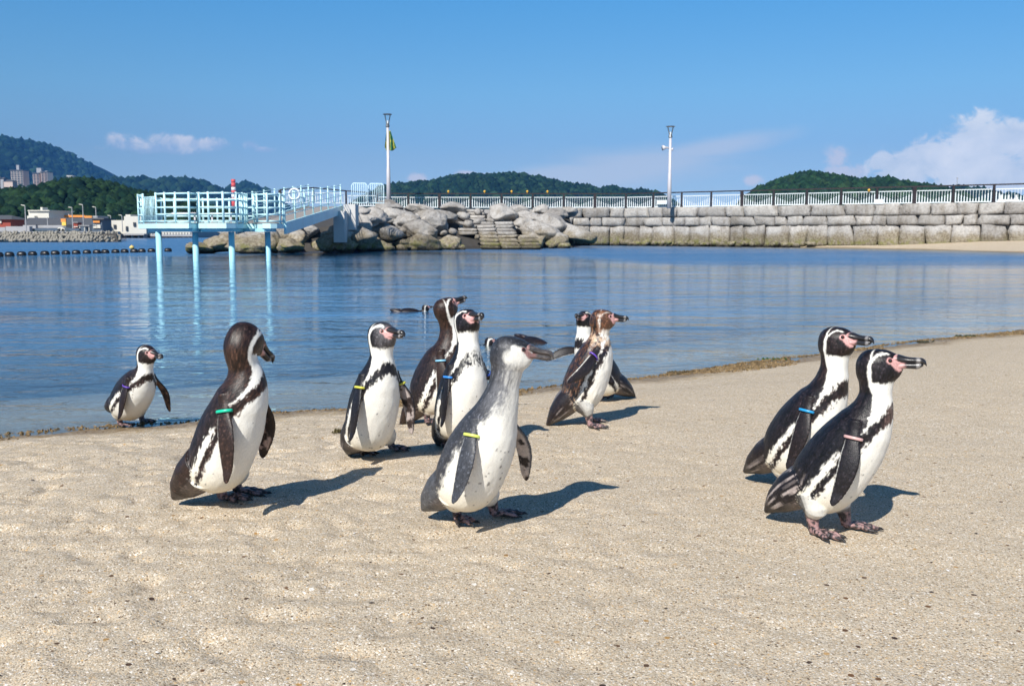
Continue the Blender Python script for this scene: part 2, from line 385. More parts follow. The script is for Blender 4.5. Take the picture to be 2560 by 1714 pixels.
op_ = np.clip((V[:, 1] - np.interp(V[:, 0], [-14, -9, 0, 6], [44, 60, 52, 32])) / 8, 0, 1)
set_col(me, np.stack([dd_, np.clip(op_, 0, 1), 0 * dd_], 1), 'Depth')
tag(obj('water', me, M_WATER), 'calm blue sea of the sheltered bay', kind='structure')

# small bits lying on the sand
def scatter_bits(name, n, area, size, colr, label, seed, flat=.5, smin=.3, rough=.6, keep=None):
    r = np.random.default_rng(seed); m_ = MB(); k = 0
    ico = [(0, 0, 1), (.9, 0, .2), (.28, .85, .1), (-.72, .5, .25), (-.7, -.55, .1), (.3, -.85, .2), (0, 0, -.8)]
    fs = [(0, 1, 2), (0, 2, 3), (0, 3, 4), (0, 4, 5), (0, 5, 1), (6, 2, 1), (6, 3, 2), (6, 4, 3), (6, 5, 4), (6, 1, 5)]
    xs_ = r.uniform(area[0], area[1], n * 3); ys_ = r.uniform(area[2] ** .5, area[3] ** .5, n * 3) ** 2
    sd_ = shore_dist(xs_, ys_); ok = keep(xs_, ys_, sd_) if keep else sd_ > .1
    xs_, ys_ = xs_[ok][:n], ys_[ok][:n]; zs_ = ground(xs_, ys_)
    for x, y, z in zip(xs_, ys_, zs_):
        sz = size * (smin + (1 - smin) * r.random() ** 3); a = r.uniform(0, 6.28); sx, sy, szz = r.uniform(.6, 1.4), r.uniform(.5, 1.1), flat * r.uniform(.6, 1.2)
        V = [(x + sz * (v[0] * sx * math.cos(a) - v[1] * sy * math.sin(a)), y + sz * (v[0] * sx * math.sin(a) + v[1] * sy * math.cos(a)), z + sz * (v[2] * szz + .25)) for v in ico]
        m_.add(V, fs)
    o = m_.build(name, simple(name, colr, rough, .4, 30), None); tag(o, label, kind='stuff'); return o
scatter_bits('shell_fragments', 420, (-2.2, 3.6, 1.3, 7), .0065, (.80, .77, .72), 'tiny white shell fragments strewn over the sand', 5)
scatter_bits('dark_grit', 260, (-2.4, 3.6, 1.3, 7), .0055, (.055, .04, .03), 'dark grit and bark crumbs strewn over the sand', 6)
scatter_bits('seaweed_bits', 2600, (-4.2, 8, 4.5, 13), .014, (.20, .125, .05), 'brown dried seaweed washed up along the water line', 8, .35,
             keep=lambda x, y, s: (np.abs(s + (fbm(np.stack([x, y, 0 * x], 1) * 1.3, 2, 77) - .5) * .5) < .24))
# drift line: dried weed heaped along the water's edge
def drift_line(n):
    r = np.random.default_rng(91); m_ = MB(); seg = [(a, b) for a, b in zip(SHORE[:-1], SHORE[1:]) if a[0] > -7 and b[1] < 17]
    L_ = np.array([np.linalg.norm(b - a) * (1 if a[1] > 6.3 else .55) for a, b in seg]); pr = L_ / L_.sum(); ks = r.choice(len(seg), n * 3, p=pr); uu = r.random(n * 3)
    P = np.array([seg[k][0] + (seg[k][1] - seg[k][0]) * u for k, u in zip(ks, uu)]); N = np.array([((seg[k][1] - seg[k][0])[1], -(seg[k][1] - seg[k][0])[0]) / np.linalg.norm(seg[k][1] - seg[k][0]) for k in ks])
    cl = fbm(np.stack([P[:, 0] * 1.4, P[:, 1] * 1.4, 0 * P[:, 0]], 1), 3, 66); wd = np.clip((cl - .43) * 2.8, .04, .8)
    off = r.random(n * 3) ** 1.5 * wd * .75 - .06 + (fbm(np.stack([P[:, 0] * 1.6, P[:, 1] * 1.6, 0 * P[:, 0]], 1), 2, 5) - .5) * .1
    Q = P + N * off[:, None]; ok = r.random(n * 3) < wd * .9 + .08; Q = Q[ok][:n]; Z = np.maximum(ground(Q[:, 0], Q[:, 1]), 0)
    for (x, y), z in zip(Q, Z):
        a = r.uniform(0, 6.28); l = r.uniform(.012, .040); w_ = r.uniform(.004, .012); h = r.uniform(.003, .016); c_, s_ = math.cos(a), math.sin(a)
        m_.add([(x - w_ * s_, y + w_ * c_, z), (x + w_ * s_, y - w_ * c_, z), (x + l * .5 * c_, y + l * .5 * s_, z + h), (x + l * c_, y + l * s_, z + .002)], [(0, 1, 2), (1, 3, 2), (0, 2, 3)])
    o = m_.build('drift_line', attr_weed, None); tag(o, 'ragged line of dry brown weed along the edge of the water', kind='stuff')
attr_weed, t, out = mat('dry_weed'); g = t.a('ShaderNodeNewGeometry')
t.l.new(t.a('ShaderNodeBsdfPrincipled', {'Base Color': t.ramp(t.noise(g.outputs['Position'], 18, 4, .7), [(.34, (.05, .035, .012)), (.5, (.15, .095, .04)), (.62, (.28, .19, .09)), (.7, (.10, .12, .03))]), 'Roughness': .8}).outputs[0], out.inputs[0])
drift_line(7000)
# clumps of weed lying at the edge
def weed(px, d, size, colr, label, seed):
    r = np.random.default_rng(seed); m_ = MB(); x0, y0 = W(px, d), d; z0 = G(x0, y0)
    for k in range(60):
        a, rr = r.uniform(0, 6.28), size * r.random() ** .6; x, y = x0 + rr * math.cos(a), y0 + rr * .5 * math.sin(a); l = r.uniform(.02, .05) * min(1, size / .1 + .15); b = r.uniform(0, 6.28); h = r.uniform(.004, .025)
        z = G(x, y) + .003; w_ = r.uniform(.004, .009)
        m_.add([(x, y, z), (x + w_ * math.sin(b), y - w_ * math.cos(b), z), (x + l * .5 * math.cos(b), y + l * .5 * math.sin(b), z + h), (x + l * math.cos(b), y + l * math.sin(b), z + h * .3)], [(0, 1, 2), (1, 3, 2), (0, 2, 3)])
    o = m_.build('seaweed_clump', simple('weed', colr, .5, .4, 60), None, loc=None); tag(o, label, 'seaweed', 'weed clumps along the shore')
def G(x, y): return float(ground(np.array([x]), np.array([y]))[0])
weed(1935, 9.0, .13, (.03, .085, .015), 'green seaweed tuft at the water edge left of the rear right penguin', 3)
weed(2425, 10.9, .11, (.05, .055, .02), 'dark weed heap on the shoreline at the far right', 4)
weed(2320, 10.3, .08, (.04, .04, .02), 'small dark weed clump on the shoreline behind the right penguins', 5)
weed(1700, 8.1, .12, (.10, .07, .03), 'brown weed heap by the tiny tide pool right of the middle', 6)
weed(836, 4.5, .018, (.10, .08, .03), 'small olive weed scrap on the sand left of the clean white-bellied penguin', 7)

# ------------------------------------------------------------------ breakwater: coursed seawall, revetment, promenade
M_STONE, t, out = mat('granite')
g = t.a('ShaderNodeNewGeometry'); pos = g.outputs['Position']; oi = t.a('ShaderNodeObjectInfo')
z_ = t.sep(pos)[2]; n1 = t.noise(pos, 1.1, 5, .65); n2 = t.noise(pos, 7, 5, .7); n3 = t.noise(pos, 26, 3, .6)
st_ = t.ramp(t.noise(t.a('ShaderNodeMapping', {'Vector': pos, 'Scale': (1.6, 1.6, .45)}).outputs[0], 1.0, 4, .65), [(.36, (.74, .71, .67)), (.52, (1, 1, 1))])
vc = t.a('ShaderNodeTexVoronoi', {'Vector': pos, 'Scale': 1.6}, feature='DISTANCE_TO_EDGE')
grey = t.ramp(t.m('ADD', t.m('MULTIPLY', n2, .6), t.m('MULTIPLY', n1, .4)), [(.34, (.20, .185, .17)), (.47, (.34, .32, .30)), (.66, (.47, .45, .42))])
brown = t.ramp(n2, [(.32, (.10, .075, .04)), (.5, (.205, .17, .115)), (.7, (.31, .275, .20))])
tide = t.a('ShaderNodeMapRange', {'Value': t.m('ADD', z_, t.m('MULTIPLY', t.m('SUBTRACT', n1, .5), 1.5)), 'From Min': 1.30, 'From Max': .75}, interpolation_type='SMOOTHSTEP').outputs[0]
grey = t.mix(1.0, grey, st_, 'MULTIPLY')
c = t.mix(t.m('MULTIPLY', tide, .88), grey, brown)
alg = t.m('MULTIPLY', t.a('ShaderNodeMapRange', {'Value': t.m('ADD', z_, t.m('MULTIPLY', t.m('SUBTRACT', n1, .5), 1.0)), 'From Min': .75, 'From Max': .35}).outputs[0], t.ramp(t.noise(pos, 3, 4), [(.45, 0), (.6, .75)]))
c = t.mix(alg, c, (.17, .17, .045))
c = t.mix(t.a('ShaderNodeMapRange', {'Value': t.m('ADD', z_, t.m('MULTIPLY', t.m('SUBTRACT', n2, .5), .4)), 'From Min': .28, 'From Max': .10}).outputs[0], c, (.035, .03, .022))
c = t.mix(t.a('ShaderNodeMapRange', {'Value': n3, 'From Min': .68, 'From Max': .74, 'To Max': .5}).outputs[0], c, (.62, .61, .58))
c = t.mix(1.0, c, t.ramp(oi.outputs['Random'], [(0, (.80, .79, .78)), (.5, (1, 1, 1)), (1, (1.18, 1.17, 1.15))]), 'MULTIPLY')
bmp = t.a('ShaderNodeBump', {'Height': t.m('ADD', t.m('MULTIPLY', n2, .7), t.m('MULTIPLY', n3, .2)), 'Strength': .8, 'Distance': .09})
t.l.new(t.a('ShaderNodeBsdfPrincipled', {'Base Color': c, 'Roughness': .9, 'Specular IOR Level': .2, 'Normal': bmp}).outputs[0], out.inputs[0])
M_CORE = simple('shade_dark_fill', (.06, .055, .05), .95, .3, 3)  # deep shade between rocks and under the gangway put into this dark colour
M_CONC = simple('pale_concrete', (.60, .58, .55), .85, .10, 4)
M_PAVE = simple('promenade_paving', (.36, .34, .32), .9, .1, 5)

import bmesh
def ico(sub):
    bm = bmesh.new(); bmesh.ops.create_icosphere(bm, subdivisions=sub, radius=1.0)
    V = np.array([v.co[:] for v in bm.verts]); Fs = [tuple(v.index for v in f.verts) for f in bm.faces]; bm.free(); return V, np.array(Fs)
ICO2, ICO3, ICO1, ICO4 = ico(2), ico(3), ico(1), ico(4)
def boulder_mesh(seed, sub=3, planes=11, rough=.10):
    r = np.random.default_rng(seed); V, Fs = (ICO4 if sub == 4 else ICO3 if sub == 3 else ICO2 if sub == 2 else ICO1)
    N = r.normal(size=(planes, 3)); N /= np.linalg.norm(N, axis=1)[:, None]; D_ = r.uniform(.58, .90, planes)
    dt = V @ N.T; rad = np.minimum(1.05, np.min(np.where(dt > .05, D_ / np.maximum(dt, .05), 9), axis=1))
    rad = rad * (1 + (fbm(V * 1.7 + seed, 3, seed) - .5) * rough * 3) * (1 + (fbm(V * 5 + seed, 3, seed + 5) - .5) * rough * 1.0)
    me = mesh_from('boulder', V * rad[:, None], Fs, smooth=False); me.materials.append(M_STONE); return me
BOULDERS = [boulder_mesh(400 + i, 4, 15, .15) for i in range(12)]
SMALLROCK = [boulder_mesh(450 + i, 2) for i in range(6)]
def place_rock(parent, name, x, y, z, sx, sy, sz, rz, meshes, r, tilt=.25):
    o = bpy.data.objects.new(name, meshes[int(r.integers(len(meshes)))]); COL.objects.link(o); o.parent = parent
    o.location = (x - parent.location.x, y - parent.location.y, z - parent.location.z)
    o.rotation_euler = (r.uniform(-tilt, tilt), r.uniform(-tilt, tilt), rz); o.scale = (sx, sy, sz); return o

WA, WB, WC = np.array((-14.0, 81.0)), np.array((9.45, 81.0)), np.array((34.1, 64.0)); WD = np.array((72, 37.9))
# promenade deck and sea bed block behind the stones
prom = MB()
def strip(pts, w_, z0, z1, m_):
    for p, q in zip(pts[:-1], pts[1:]):
        d = (q - p) / np.linalg.norm(q - p); n = np.array((-d[1], d[0])) * w_
        m_.add([(*p, z0), (*q, z0), (*(q + n), z0), (*(p + n), z0), (*p, z1), (*q, z1), (*(q + n), z1), (*(p + n), z1)],
               [(3, 2, 1, 0), (4, 5, 6, 7), (0, 1, 5, 4), (1, 2, 6, 5), (2, 3, 7, 6), (3, 0, 4, 7)])
wn = lambda p, q, off: (p + np.array((-(q - p)[1], (q - p)[0])) / np.linalg.norm(q - p) * off)
nAB = np.array((0, 1.0)); dBC = (WC - WB) / np.linalg.norm(WC - WB); nBC = np.array((-dBC[1], dBC[0]))
strip([WA + nAB * .45, WB + (nAB + nBC) * .24, WD + nBC * .45], 7.0, -1.5, 3.05, prom)
tag(prom.build('promenade', M_PAVE), 'promenade running along the top of the stone breakwater', kind='structure')

seawall = tag(empty('seawall', (WB[0], WB[1], 0)), 'grey coursed stone seawall behind the far beach, brown-stained along its foot', 'wall')
def block_mesh(wd, ht, dp, seed, puff=.05):
    n_ = (7, 4, 5); V = []; idx = {}; Fs = []
    def vid(i, j, k):
        if (i, j, k) not in idx:
            x, y, z = i / (n_[0] - 1) * 2 - 1, j / (n_[1] - 1) * 2 - 1, k / (n_[2] - 1) * 2 - 1
            idx[(i, j, k)] = len(V); V.append((x, y, z))
        return idx[(i, j, k)]
    for ax in range(3):
        o1, o2 = [a for a in range(3) if a != ax]
        for sd in (0, n_[ax] - 1):
            for a in range(n_[o1] - 1):
                for b in range(n_[o2] - 1):
                    def P_(u, v):
                        c_ = [0, 0, 0]; c_[ax] = sd; c_[o1] = u; c_[o2] = v; return vid(*c_)
                    q = [P_(a, b), P_(a + 1, b), P_(a + 1, b + 1), P_(a, b + 1)]
                    if (sd == 0) == (ax != 1): q = q[::-1]
                    Fs.append(q)
    V = np.array(V); r = np.random.default_rng(seed)
    e = np.sort(np.abs(V), axis=1)[:, 1]
    V2 = V * (1 - np.clip(e - .8, 0, 1)[:, None] * .22)
    sh_ = r.uniform(-.11, .11, 4)
    V2[:, 0] += sh_[0] * V[:, 2] + sh_[1] * V[:, 2] * V[:, 0]; V2[:, 2] += sh_[2] * V[:, 0]
    V2 = V2 + ((fbm(V2 * 1.9 + seed, 3, seed) - .5) * .24)[:, None] * V2
    front = V[:, 1] < 0
    V2[:, 1] -= front * (1 - V[:, 0] ** 2) * (1 - V[:, 2] ** 2) * puff * 3
    V2 = V2 * np.array((wd / 2, dp / 2, ht / 2)); V2[:, 1] += front * (fbm(V2 * 2.2 + seed, 3, seed + 3) - .5) * .16
    me = mesh_from('stone', V2, Fs); me.materials.append(M_STONE); return me
rw = np.random.default_rng(31)
Lw = float(np.linalg.norm(WD - WB)); ang = math.atan2(dBC[1], dBC[0])
for (z0, z1, wmin, wmax, off) in ((-.1, 1.62, 1.15, 1.95, .0), (1.62, 2.32, .9, 2.1, .04), (2.32, 3.14, 1.1, 2.9, .08)):
    u = -1.5 if z0 > 0 else -.5
    while u < Lw:
        wd = rw.uniform(wmin, wmax); hh = z1 - z0
        o = bpy.data.objects.new('stone', block_mesh(wd - .035, hh - .02 + rw.uniform(-.02, .03), .9, int(rw.integers(9999)))); COL.objects.link(o); o.parent = seawall
        p = WB + dBC * (u + wd / 2) + nBC * (.30 + off + rw.uniform(-.03, .05))
        o.location = (p[0] - WB[0], p[1] - WB[1], (z0 + z1) / 2); o.rotation_euler = (0, rw.uniform(-.01, .01), ang + rw.uniform(-.02, .02))
        u += wd
for (z0, z1, wmin, wmax, off) in ((-.1, 1.62, 1.1, 1.8, .0), (1.62, 2.32, .9, 1.9, .04), (2.32, 3.14, 1.1, 2.4, .08)):     # the straight stretch left of the bend
    u = .1
    while u < 7.4:
        wd = rw.uniform(wmin, wmax); hh = z1 - z0
        o = bpy.data.objects.new('stone', block_mesh(wd - .035, hh - .02 + rw.uniform(-.03, .03), .9, int(rw.integers(9999)), .07)); COL.objects.link(o); o.parent = seawall
        o.location = (-(u + wd / 2), .12 + off + rw.uniform(-.05, .05) - u * .10, (z0 + z1) / 2); o.rotation_euler = (0, rw.uniform(-.02, .02), rw.uniform(-.03, .03) + .10); u += wd
# rubble at the foot of the wall
rubble = tag(empty('rubble', (WB[0], WB[1], 0)), 'yellow-brown broken stones at the foot of the seawall beside the water', 'rocks')
for k in range(95):
    u = rw.uniform(-6.5, 11.5) if k < 80 else rw.uniform(11, 16); p = WB + dBC * u - nBC * rw.uniform(.15, 1.1); s_ = rw.uniform(.16, .42)
    place_rock(rubble, 'stone', p[0], p[1], rw.uniform(.0, .32), s_, s_ * .8, s_ * .7, rw.uniform(0, 6.28), SMALLROCK, rw, .6)

# sloping boulder revetment left of the wall, with rough stone steps
revet = tag(empty('rock_revetment', (-4, 70, 0)), 'sloping bank of large grey boulders under the railing, brown at the waterline', 'rocks')
def dfront(x): return 56.5 + (x + 11.4) * .83
core = MB(); xs_ = np.linspace(-11.2, 4.6, 12); V = []
for x in xs_:
    f = dfront(x); V += [(x, f + 1.2, -1), (x, f + 2.0, .2), (x, f + 8.0 if f < 72 else 80, 2.45), (x, 81.6, 2.7), (x, 81.6, -1)]
Fs = []
for i in range(len(xs_) - 1):
    for k in range(4): Fs.append((i * 5 + k, (i + 1) * 5 + k, (i + 1) * 5 + k + 1, i * 5 + k + 1))
Fs += [tuple(range(4, -1, -1)), tuple((len(xs_) - 1) * 5 + k for k in range(5))]
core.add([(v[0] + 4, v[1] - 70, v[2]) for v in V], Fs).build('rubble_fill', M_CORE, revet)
rr_ = np.random.default_rng(77)
for row, (zc, back, sz) in enumerate(((.25, .6, 1.0), (1.0, 2.0, 1.02), (1.65, 3.8, 1.0), (2.20, 5.8, .95), (2.62, 7.8, .85))):
    x = -10.6 + (row % 2) * .7 + (.5 if row == 0 else 0) + (.9 if row > 2 else 0)
    while x < 3.0 + row * .25:
        w_ = rr_.uniform(.85, 1.55) * sz
        px_mid = 1280 + 2400 * (x + w_) / (dfront(x) + back)
        if not (1140 < px_mid < 1285 - row * 12):
            hgt_ = rr_.uniform(.60, .85) * sz
            place_rock(revet, 'boulder', x + w_, min(dfront(x + w_) + back, 80.2) + rr_.uniform(-.3, .3), zc + rr_.uniform(-.08, .15), w_ * 1.12, w_ * rr_.uniform(.85, 1.1), hgt_, rr_.uniform(-.4, .4) + (math.pi if rr_.random() < .5 else 0), BOULDERS, rr_, .22)
        x += w_ * 1.86
for k in range(70):
    x = rr_.uniform(-10.8, 4.2); b = rr_.uniform(-.6, 8); s_ = rr_.uniform(.22, .5)
    place_rock(revet, 'stone', x, min(dfront(x) + b - .3, 80), .1 + .33 * max(b, 0), s_, s_ * .9, s_ * .7, rr_.uniform(0, 6), SMALLROCK, rr_, .6)
stepm = [block_mesh(1.3, .24, .9, 900 + i, .02) for i in range(6)]
steps = tag(empty('stone_steps', (-1, 64, 0)), 'rough stone steps climbing the boulder bank from the water', 'steps')
for i in range(12):
    z = .12 + i * .235; yy = 62.9 + i * .80 + 1.0; x0 = -3.2 + i * -.08 + (1.3 if i < 4 else 0) + (.5 if i < 8 else 0)
    n_ = 3 if i < 9 else 2
    for k in range(n_):
        o = bpy.data.objects.new('step_stone', stepm[int(rr_.integers(6))]); COL.objects.link(o); o.parent = steps
        o.location = (x0 + k * 1.33 + rr_.uniform(-.05, .05) + 1, yy - 64 + rr_.uniform(-.06, .06), z); o.rotation_euler = (0, rr_.uniform(-.03, .03), rr_.uniform(-.05, .05))

# rocks in the shade under the gangway
shade = tag(empty('shore_rocks', (-14, 55, 0)), 'brown rock ledge low on the water behind the pier piles', 'rocks')
for px, py, d, w_, h_ in ((500, 622, 52, .95, .35), (545, 612, 52.5, 1.1, .55), (585, 600, 53, 1.0, .75), (630, 612, 52, 1.3, .62), (640, 588, 54.5, 1.5, .7), (585, 578, 56, 1.1, .6), (680, 606, 52.5, 1.0, .7),
                         (700, 584, 55, 1.2, .75), (725, 616, 52, .9, .42), (745, 598, 54.5, .9, .7), (665, 572, 57, 1.4, .55), (730, 572, 57.5, 1.1, .6), (765, 582, 58, 1.0, .6)):
    place_rock(shade, 'boulder', W(px, d), d, HZ(py, d), w_, w_ * .9, h_, rr_.uniform(-.5, .5), BOULDERS, rr_, .25)
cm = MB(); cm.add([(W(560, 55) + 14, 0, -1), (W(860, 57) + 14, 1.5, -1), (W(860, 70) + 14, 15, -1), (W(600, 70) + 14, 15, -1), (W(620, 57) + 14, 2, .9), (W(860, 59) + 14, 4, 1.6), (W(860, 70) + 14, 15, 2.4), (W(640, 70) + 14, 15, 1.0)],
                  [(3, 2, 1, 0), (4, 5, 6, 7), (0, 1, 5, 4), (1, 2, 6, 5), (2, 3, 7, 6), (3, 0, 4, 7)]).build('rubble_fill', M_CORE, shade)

# ------------------------------------------------------------------ promenade railing
M_DARK = simple('dark_brown_paint', (.030, .022, .024), .45, .2, 8); M_WHITE = simple('white_paint', (.68, .72, .73), .45, .06, 8)
rail = tag(empty('promenade_railing', (WB[0], WB[1], 3.12)), 'long railing with dark posts and white pickets along the breakwater top', 'railing')
RL = [np.array((-19.0, 79.5)), np.array((-13.9, 81.3)), WB + np.array((0.1, .35)), WB + dBC * Lw + nBC * .4]
def along(pts, sp):
    out_ = []; 
    for p, q in zip(pts[:-1], pts[1:]):
        L_ = np.linalg.norm(q - p); n_ = max(1, round(L_ / sp))
        for i in range(n_): out_.append(p + (q - p) * i / n_)
    return out_ + [pts[-1]]
PP = along(RL, 2.5)
o3 = np.array((WB[0], WB[1], 3.12)); zt = 1.17
pm = MB().box((0, 0, zt / 2), (.13, .13, zt)).mesh('post'); pm2 = MB().box((0, 0, zt / 2), (.22, .22, zt)).box((0, 0, .9), (.26, .26, .06)).mesh('post'); pm.materials.append(M_DARK); pm2.materials.append(M_DARK)
picks = {}
for i, p in enumerate(PP):
    bump_ = .45 * math.exp(-((p[0] + 16.5) / 3.2) ** 2) if p[0] < -8 else 0
    po = bpy.data.objects.new('post', pm2 if i % 5 == 0 else pm); COL.objects.link(po); po.parent = rail; po.location = (p[0] - WB[0], p[1] - WB[1], bump_)
    if i + 1 < len(PP):
        q = PP[i + 1]; b2 = .45 * math.exp(-((q[0] + 16.5) / 3.2) ** 2) if q[0] < -8 else 0
        MB().bar((p[0] - WB[0], p[1] - WB[1], zt + bump_ + .03), (q[0] - WB[0], q[1] - WB[1], zt + b2 + .03), .12, .09).build('top_rail', M_DARK, rail)
        L_ = round(float(np.linalg.norm(q - p)), 2)
        if L_ not in picks:
            m_ = MB(); m_.box((L_ / 2, 0, .90), (L_ - .26, .05, .06)); m_.box((L_ / 2, 0, .07), (L_ - .26, .05, .07)); n_ = 13
            for k in range(n_):
                x = .16 + (L_ - .32) * k / (n_ - 1); vv = abs(k / (n_ - 1) * 2 - 1); zc = .28 + .44 * vv ** 1.2
                m_.box((x, 0, (.10 + zc) / 2), (.066, .03, zc - .10)); m_.box((x, 0, (zc + .88) / 2), (.022, .02, .88 - zc))
            mm_ = m_.mesh('picket_panel'); mm_.materials.append(M_WHITE); picks[L_] = mm_
        o = bpy.data.objects.new('picket_panel', picks[L_]); COL.objects.link(o); o.parent = rail; o['kind'] = 'stuff'
        o.location = (p[0] - WB[0], p[1] - WB[1], (bump_ + b2) / 2); o.rotation_euler = (0, 0, math.atan2(q[1] - p[1], q[0] - p[0]))
def on_wall(px):
    tt = (px - 1280) / 2400.0; 
    if px < 1560: return np.array((tt * 81, 81.0))
    k = (tt * 81 - 9.45) / (24.65 + 17 * tt); return WB + (WC - WB) * k
for px in (1122, 1212, 1279, 1318, 1368, 2166):
    p = on_wall(px); m_ = MB().tube([(0, 0, 0), (0, 0, .05)], .04).tube([(0, 0, .05), (0, 0, .12), (0, 0, .19), (0, 0, .24)], [.05, .10, .09, .02], 10)
    o = m_.build('marker_light', simple('amber', (.75, .42, .06), .4), None, True, (p[0], p[1] + .3, 4.36 if px < 2000 else 4.0)); tag(o, {1122: 'leftmost', 1212: 'second', 1279: 'third', 1318: 'fourth', 1368: 'rightmost'}.get(px, '') + ' of the five small amber lanterns on the dark promenade rail' if px < 2000 else 'small amber lantern low on the pickets at the right', 'lantern', 'amber lanterns along the railing' if px < 2000 else None)
for px, wd, ht, zz_, lb in ((1651, .95, .32, 3.55, 'white board fixed to the railing beside the right lamp post'), (2187, .6, .34, 3.30, 'small white box at the foot of the pickets in the right part of the railing'),):
    p = on_wall(px); m_ = MB().box((0, 0, 0), (wd, .06, ht)); o = m_.build('notice_board', M_WHITE, None, False, (p[0], p[1] - .12, zz_)); o.rotation_euler = (0, 0, ang if px > 1560 else 0); tag(o, lb, 'sign')
# white structure seen through the last panel
sgn = tag(empty('display_board', (W(2508, 90), 90, 2.6)), 'white frame sign standing beyond the railing at the far right', 'sign')
MB().box((0, 0, .95), (2.0, .1, 1.2)).build('panel', M_WHITE, sgn)
for k in (-1, 1): MB().box((k * .8, 0, .1), (.1, .1, 1.2)).build('leg', M_WHITE, sgn)
for k in (-.7, 0, .7): MB().box((k, 0, 1.75), (.14, .1, .4)).build('finial', M_WHITE, sgn)

# ------------------------------------------------------------------ lamp posts
M_POLE = simple('pale_steel', (.60, .57, .58), .4, .06, 3, metallic=.1); M_STEEL = simple('grey_steel', (.16, .17, .18), .4, .1, 5, metallic=.5)
def lamp(name_label, px, d, zb, ht):
    r0 = tag(empty('lamp_post', (W(px, d), d, zb)), name_label, 'lamp post', 'lamp posts on the breakwater')
    MB().tube([(0, 0, 0), (0, 0, ht * .42), (0, 0, ht * .43), (0, 0, ht * .86)], [.19, .145, .12, .10], 12).build('pole', M_POLE, r0, True)
    MB().tube([(0, 0, ht * .86), (0, 0, ht * .865), (0, 0, ht * .90)], [.11, .17, .12], 10).build('collar', M_STEEL, r0)
    for k in range(4):
        a = math.pi / 4 + k * math.pi / 2; MB().tube([(.10 * math.cos(a), .10 * math.sin(a), ht * .89), (.30 * math.cos(a), .30 * math.sin(a), ht * .992)], .022, 6).build('arm', M_STEEL, r0)
    MB().tube([(0, 0, ht * .992), (0, 0, ht * .996), (0, 0, ht)], [.36, .37, .3], 20).build('shade', M_STEEL, r0)
    MB().tube([(0, 0, ht * .89), (0, 0, ht * .93)], [.07, .05], 8).build('bulb', M_WHITE, r0)
    return r0
l1 = lamp('tall slim lamp post with a flag, beside the top of the gangway', 975, 77, 3.0, 7.35)
l2 = lamp('tall slim lamp post with loudspeakers, right of the middle on the seawall', 1669, 77.4, 3.0, 6.45)
sp = MB().tube([(-.05, 0, 0), (-.3, -.05, .02), (-.36, -.05, .02), (-.62, -.12, .0)], [.06, .07, .10, .22], 12).build('loudspeaker', M_POLE, l2, True); sp.location = (0, 0, 4.75)
sp = MB().tube([(.05, 0, 0), (.14, 0, 0), (.22, -.02, 0)], [.05, .08, .14], 12).build('loudspeaker', M_POLE, l2, True); sp.location = (0, 0, 4.65)
M_FLAG, t, out = mat('flag_cloth'); tc = t.a('ShaderNodeTexCoord'); o_ = t.sep(tc.outputs['Object'])
f_ = t.m('ADD', t.m('MULTIPLY', o_[0], 3.2), t.m('MULTIPLY', t.noise(tc.outputs['Object'], 2.5, 3), 1.4))
t.l.new(t.a('ShaderNodeBsdfPrincipled', {'Base Color': t.ramp(t.m('FRACT', f_), [(0, (.35, .34, .05)), (.22, (.45, .42, .07)), (.32, (.02, .15, .06)), (.9, (.01, .11, .06)), (1, (.3, .3, .05))]), 'Roughness': .8}).outputs[0], out.inputs[0])
V, Fs = [], []; nx_, nz_ = 12, 16
for j in range(nz_):
    for i in range(nx_):
        u, v = i / (nx_ - 1), j / (nz_ - 1); x = .10 + u * (.12 + .48 * v ** 1.1) ; V.append((x, .22 * math.sin(u * 9 + v * 2) * (.3 + v * .5), -v * 1.45 - .12 * math.sin(u * 5) * v))
for j in range(nz_ - 1):
    for i in range(nx_ - 1): a = j * nx_ + i; Fs.append((a, a + 1, a + nx_ + 1, a + nx_))
fo = obj('flag', mesh_from('flag', V, Fs), M_FLAG, None, (W(975, 77), 77, 9.05)); tag(fo, 'limp green and yellow flag hanging on the left lamp post', 'flag')
sm = fo.modifiers.new('thick', 'SOLIDIFY'); sm.thickness = .01
V2 = [(-.08 - (v[0] - .1) * .28, v[1] * .5, v[2] * .98) for v in V]
fo2 = obj('flag_edge', mesh_from('flag_edge', V2, Fs), M_FLAG, fo)

# ------------------------------------------------------------------ viewing pier and gangway
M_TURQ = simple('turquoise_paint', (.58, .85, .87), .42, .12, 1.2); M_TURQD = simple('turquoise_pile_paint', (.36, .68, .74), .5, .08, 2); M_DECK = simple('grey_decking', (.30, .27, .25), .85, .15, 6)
pier = tag(empty('viewing_pier', (-11, 38, 0)), 'light turquoise viewing pier on piles with a gangway up to the breakwater', 'pier'); PO = np.array((-11.0, 38.0, 0))
def L3(x, y, z): return (x - PO[0], y - PO[1], z)
front = [(353, 39.8), (365, 39.2), (397, 38.1), (432, 37.5), (478, 37.3), (500, 37.9), (504, 37.6), (523, 37.2), (548, 37.0), (571, 37.0), (594, 37.4), (613, 38.2), (622, 39.4)]
bay2 = [(640, 39.4), (648, 38.6), (661, 38.2), (681, 38.1), (697, 38.3), (710, 39.0), (715, 40.2)]
outline = [(W(p, d), d) for p, d in front + bay2] + [(W(700, 43), 43), (W(560, 44.5), 44.5), (W(420, 44.2), 44.2), (W(372, 43.0), 43.0), (W(355, 41.5), 41.5)]
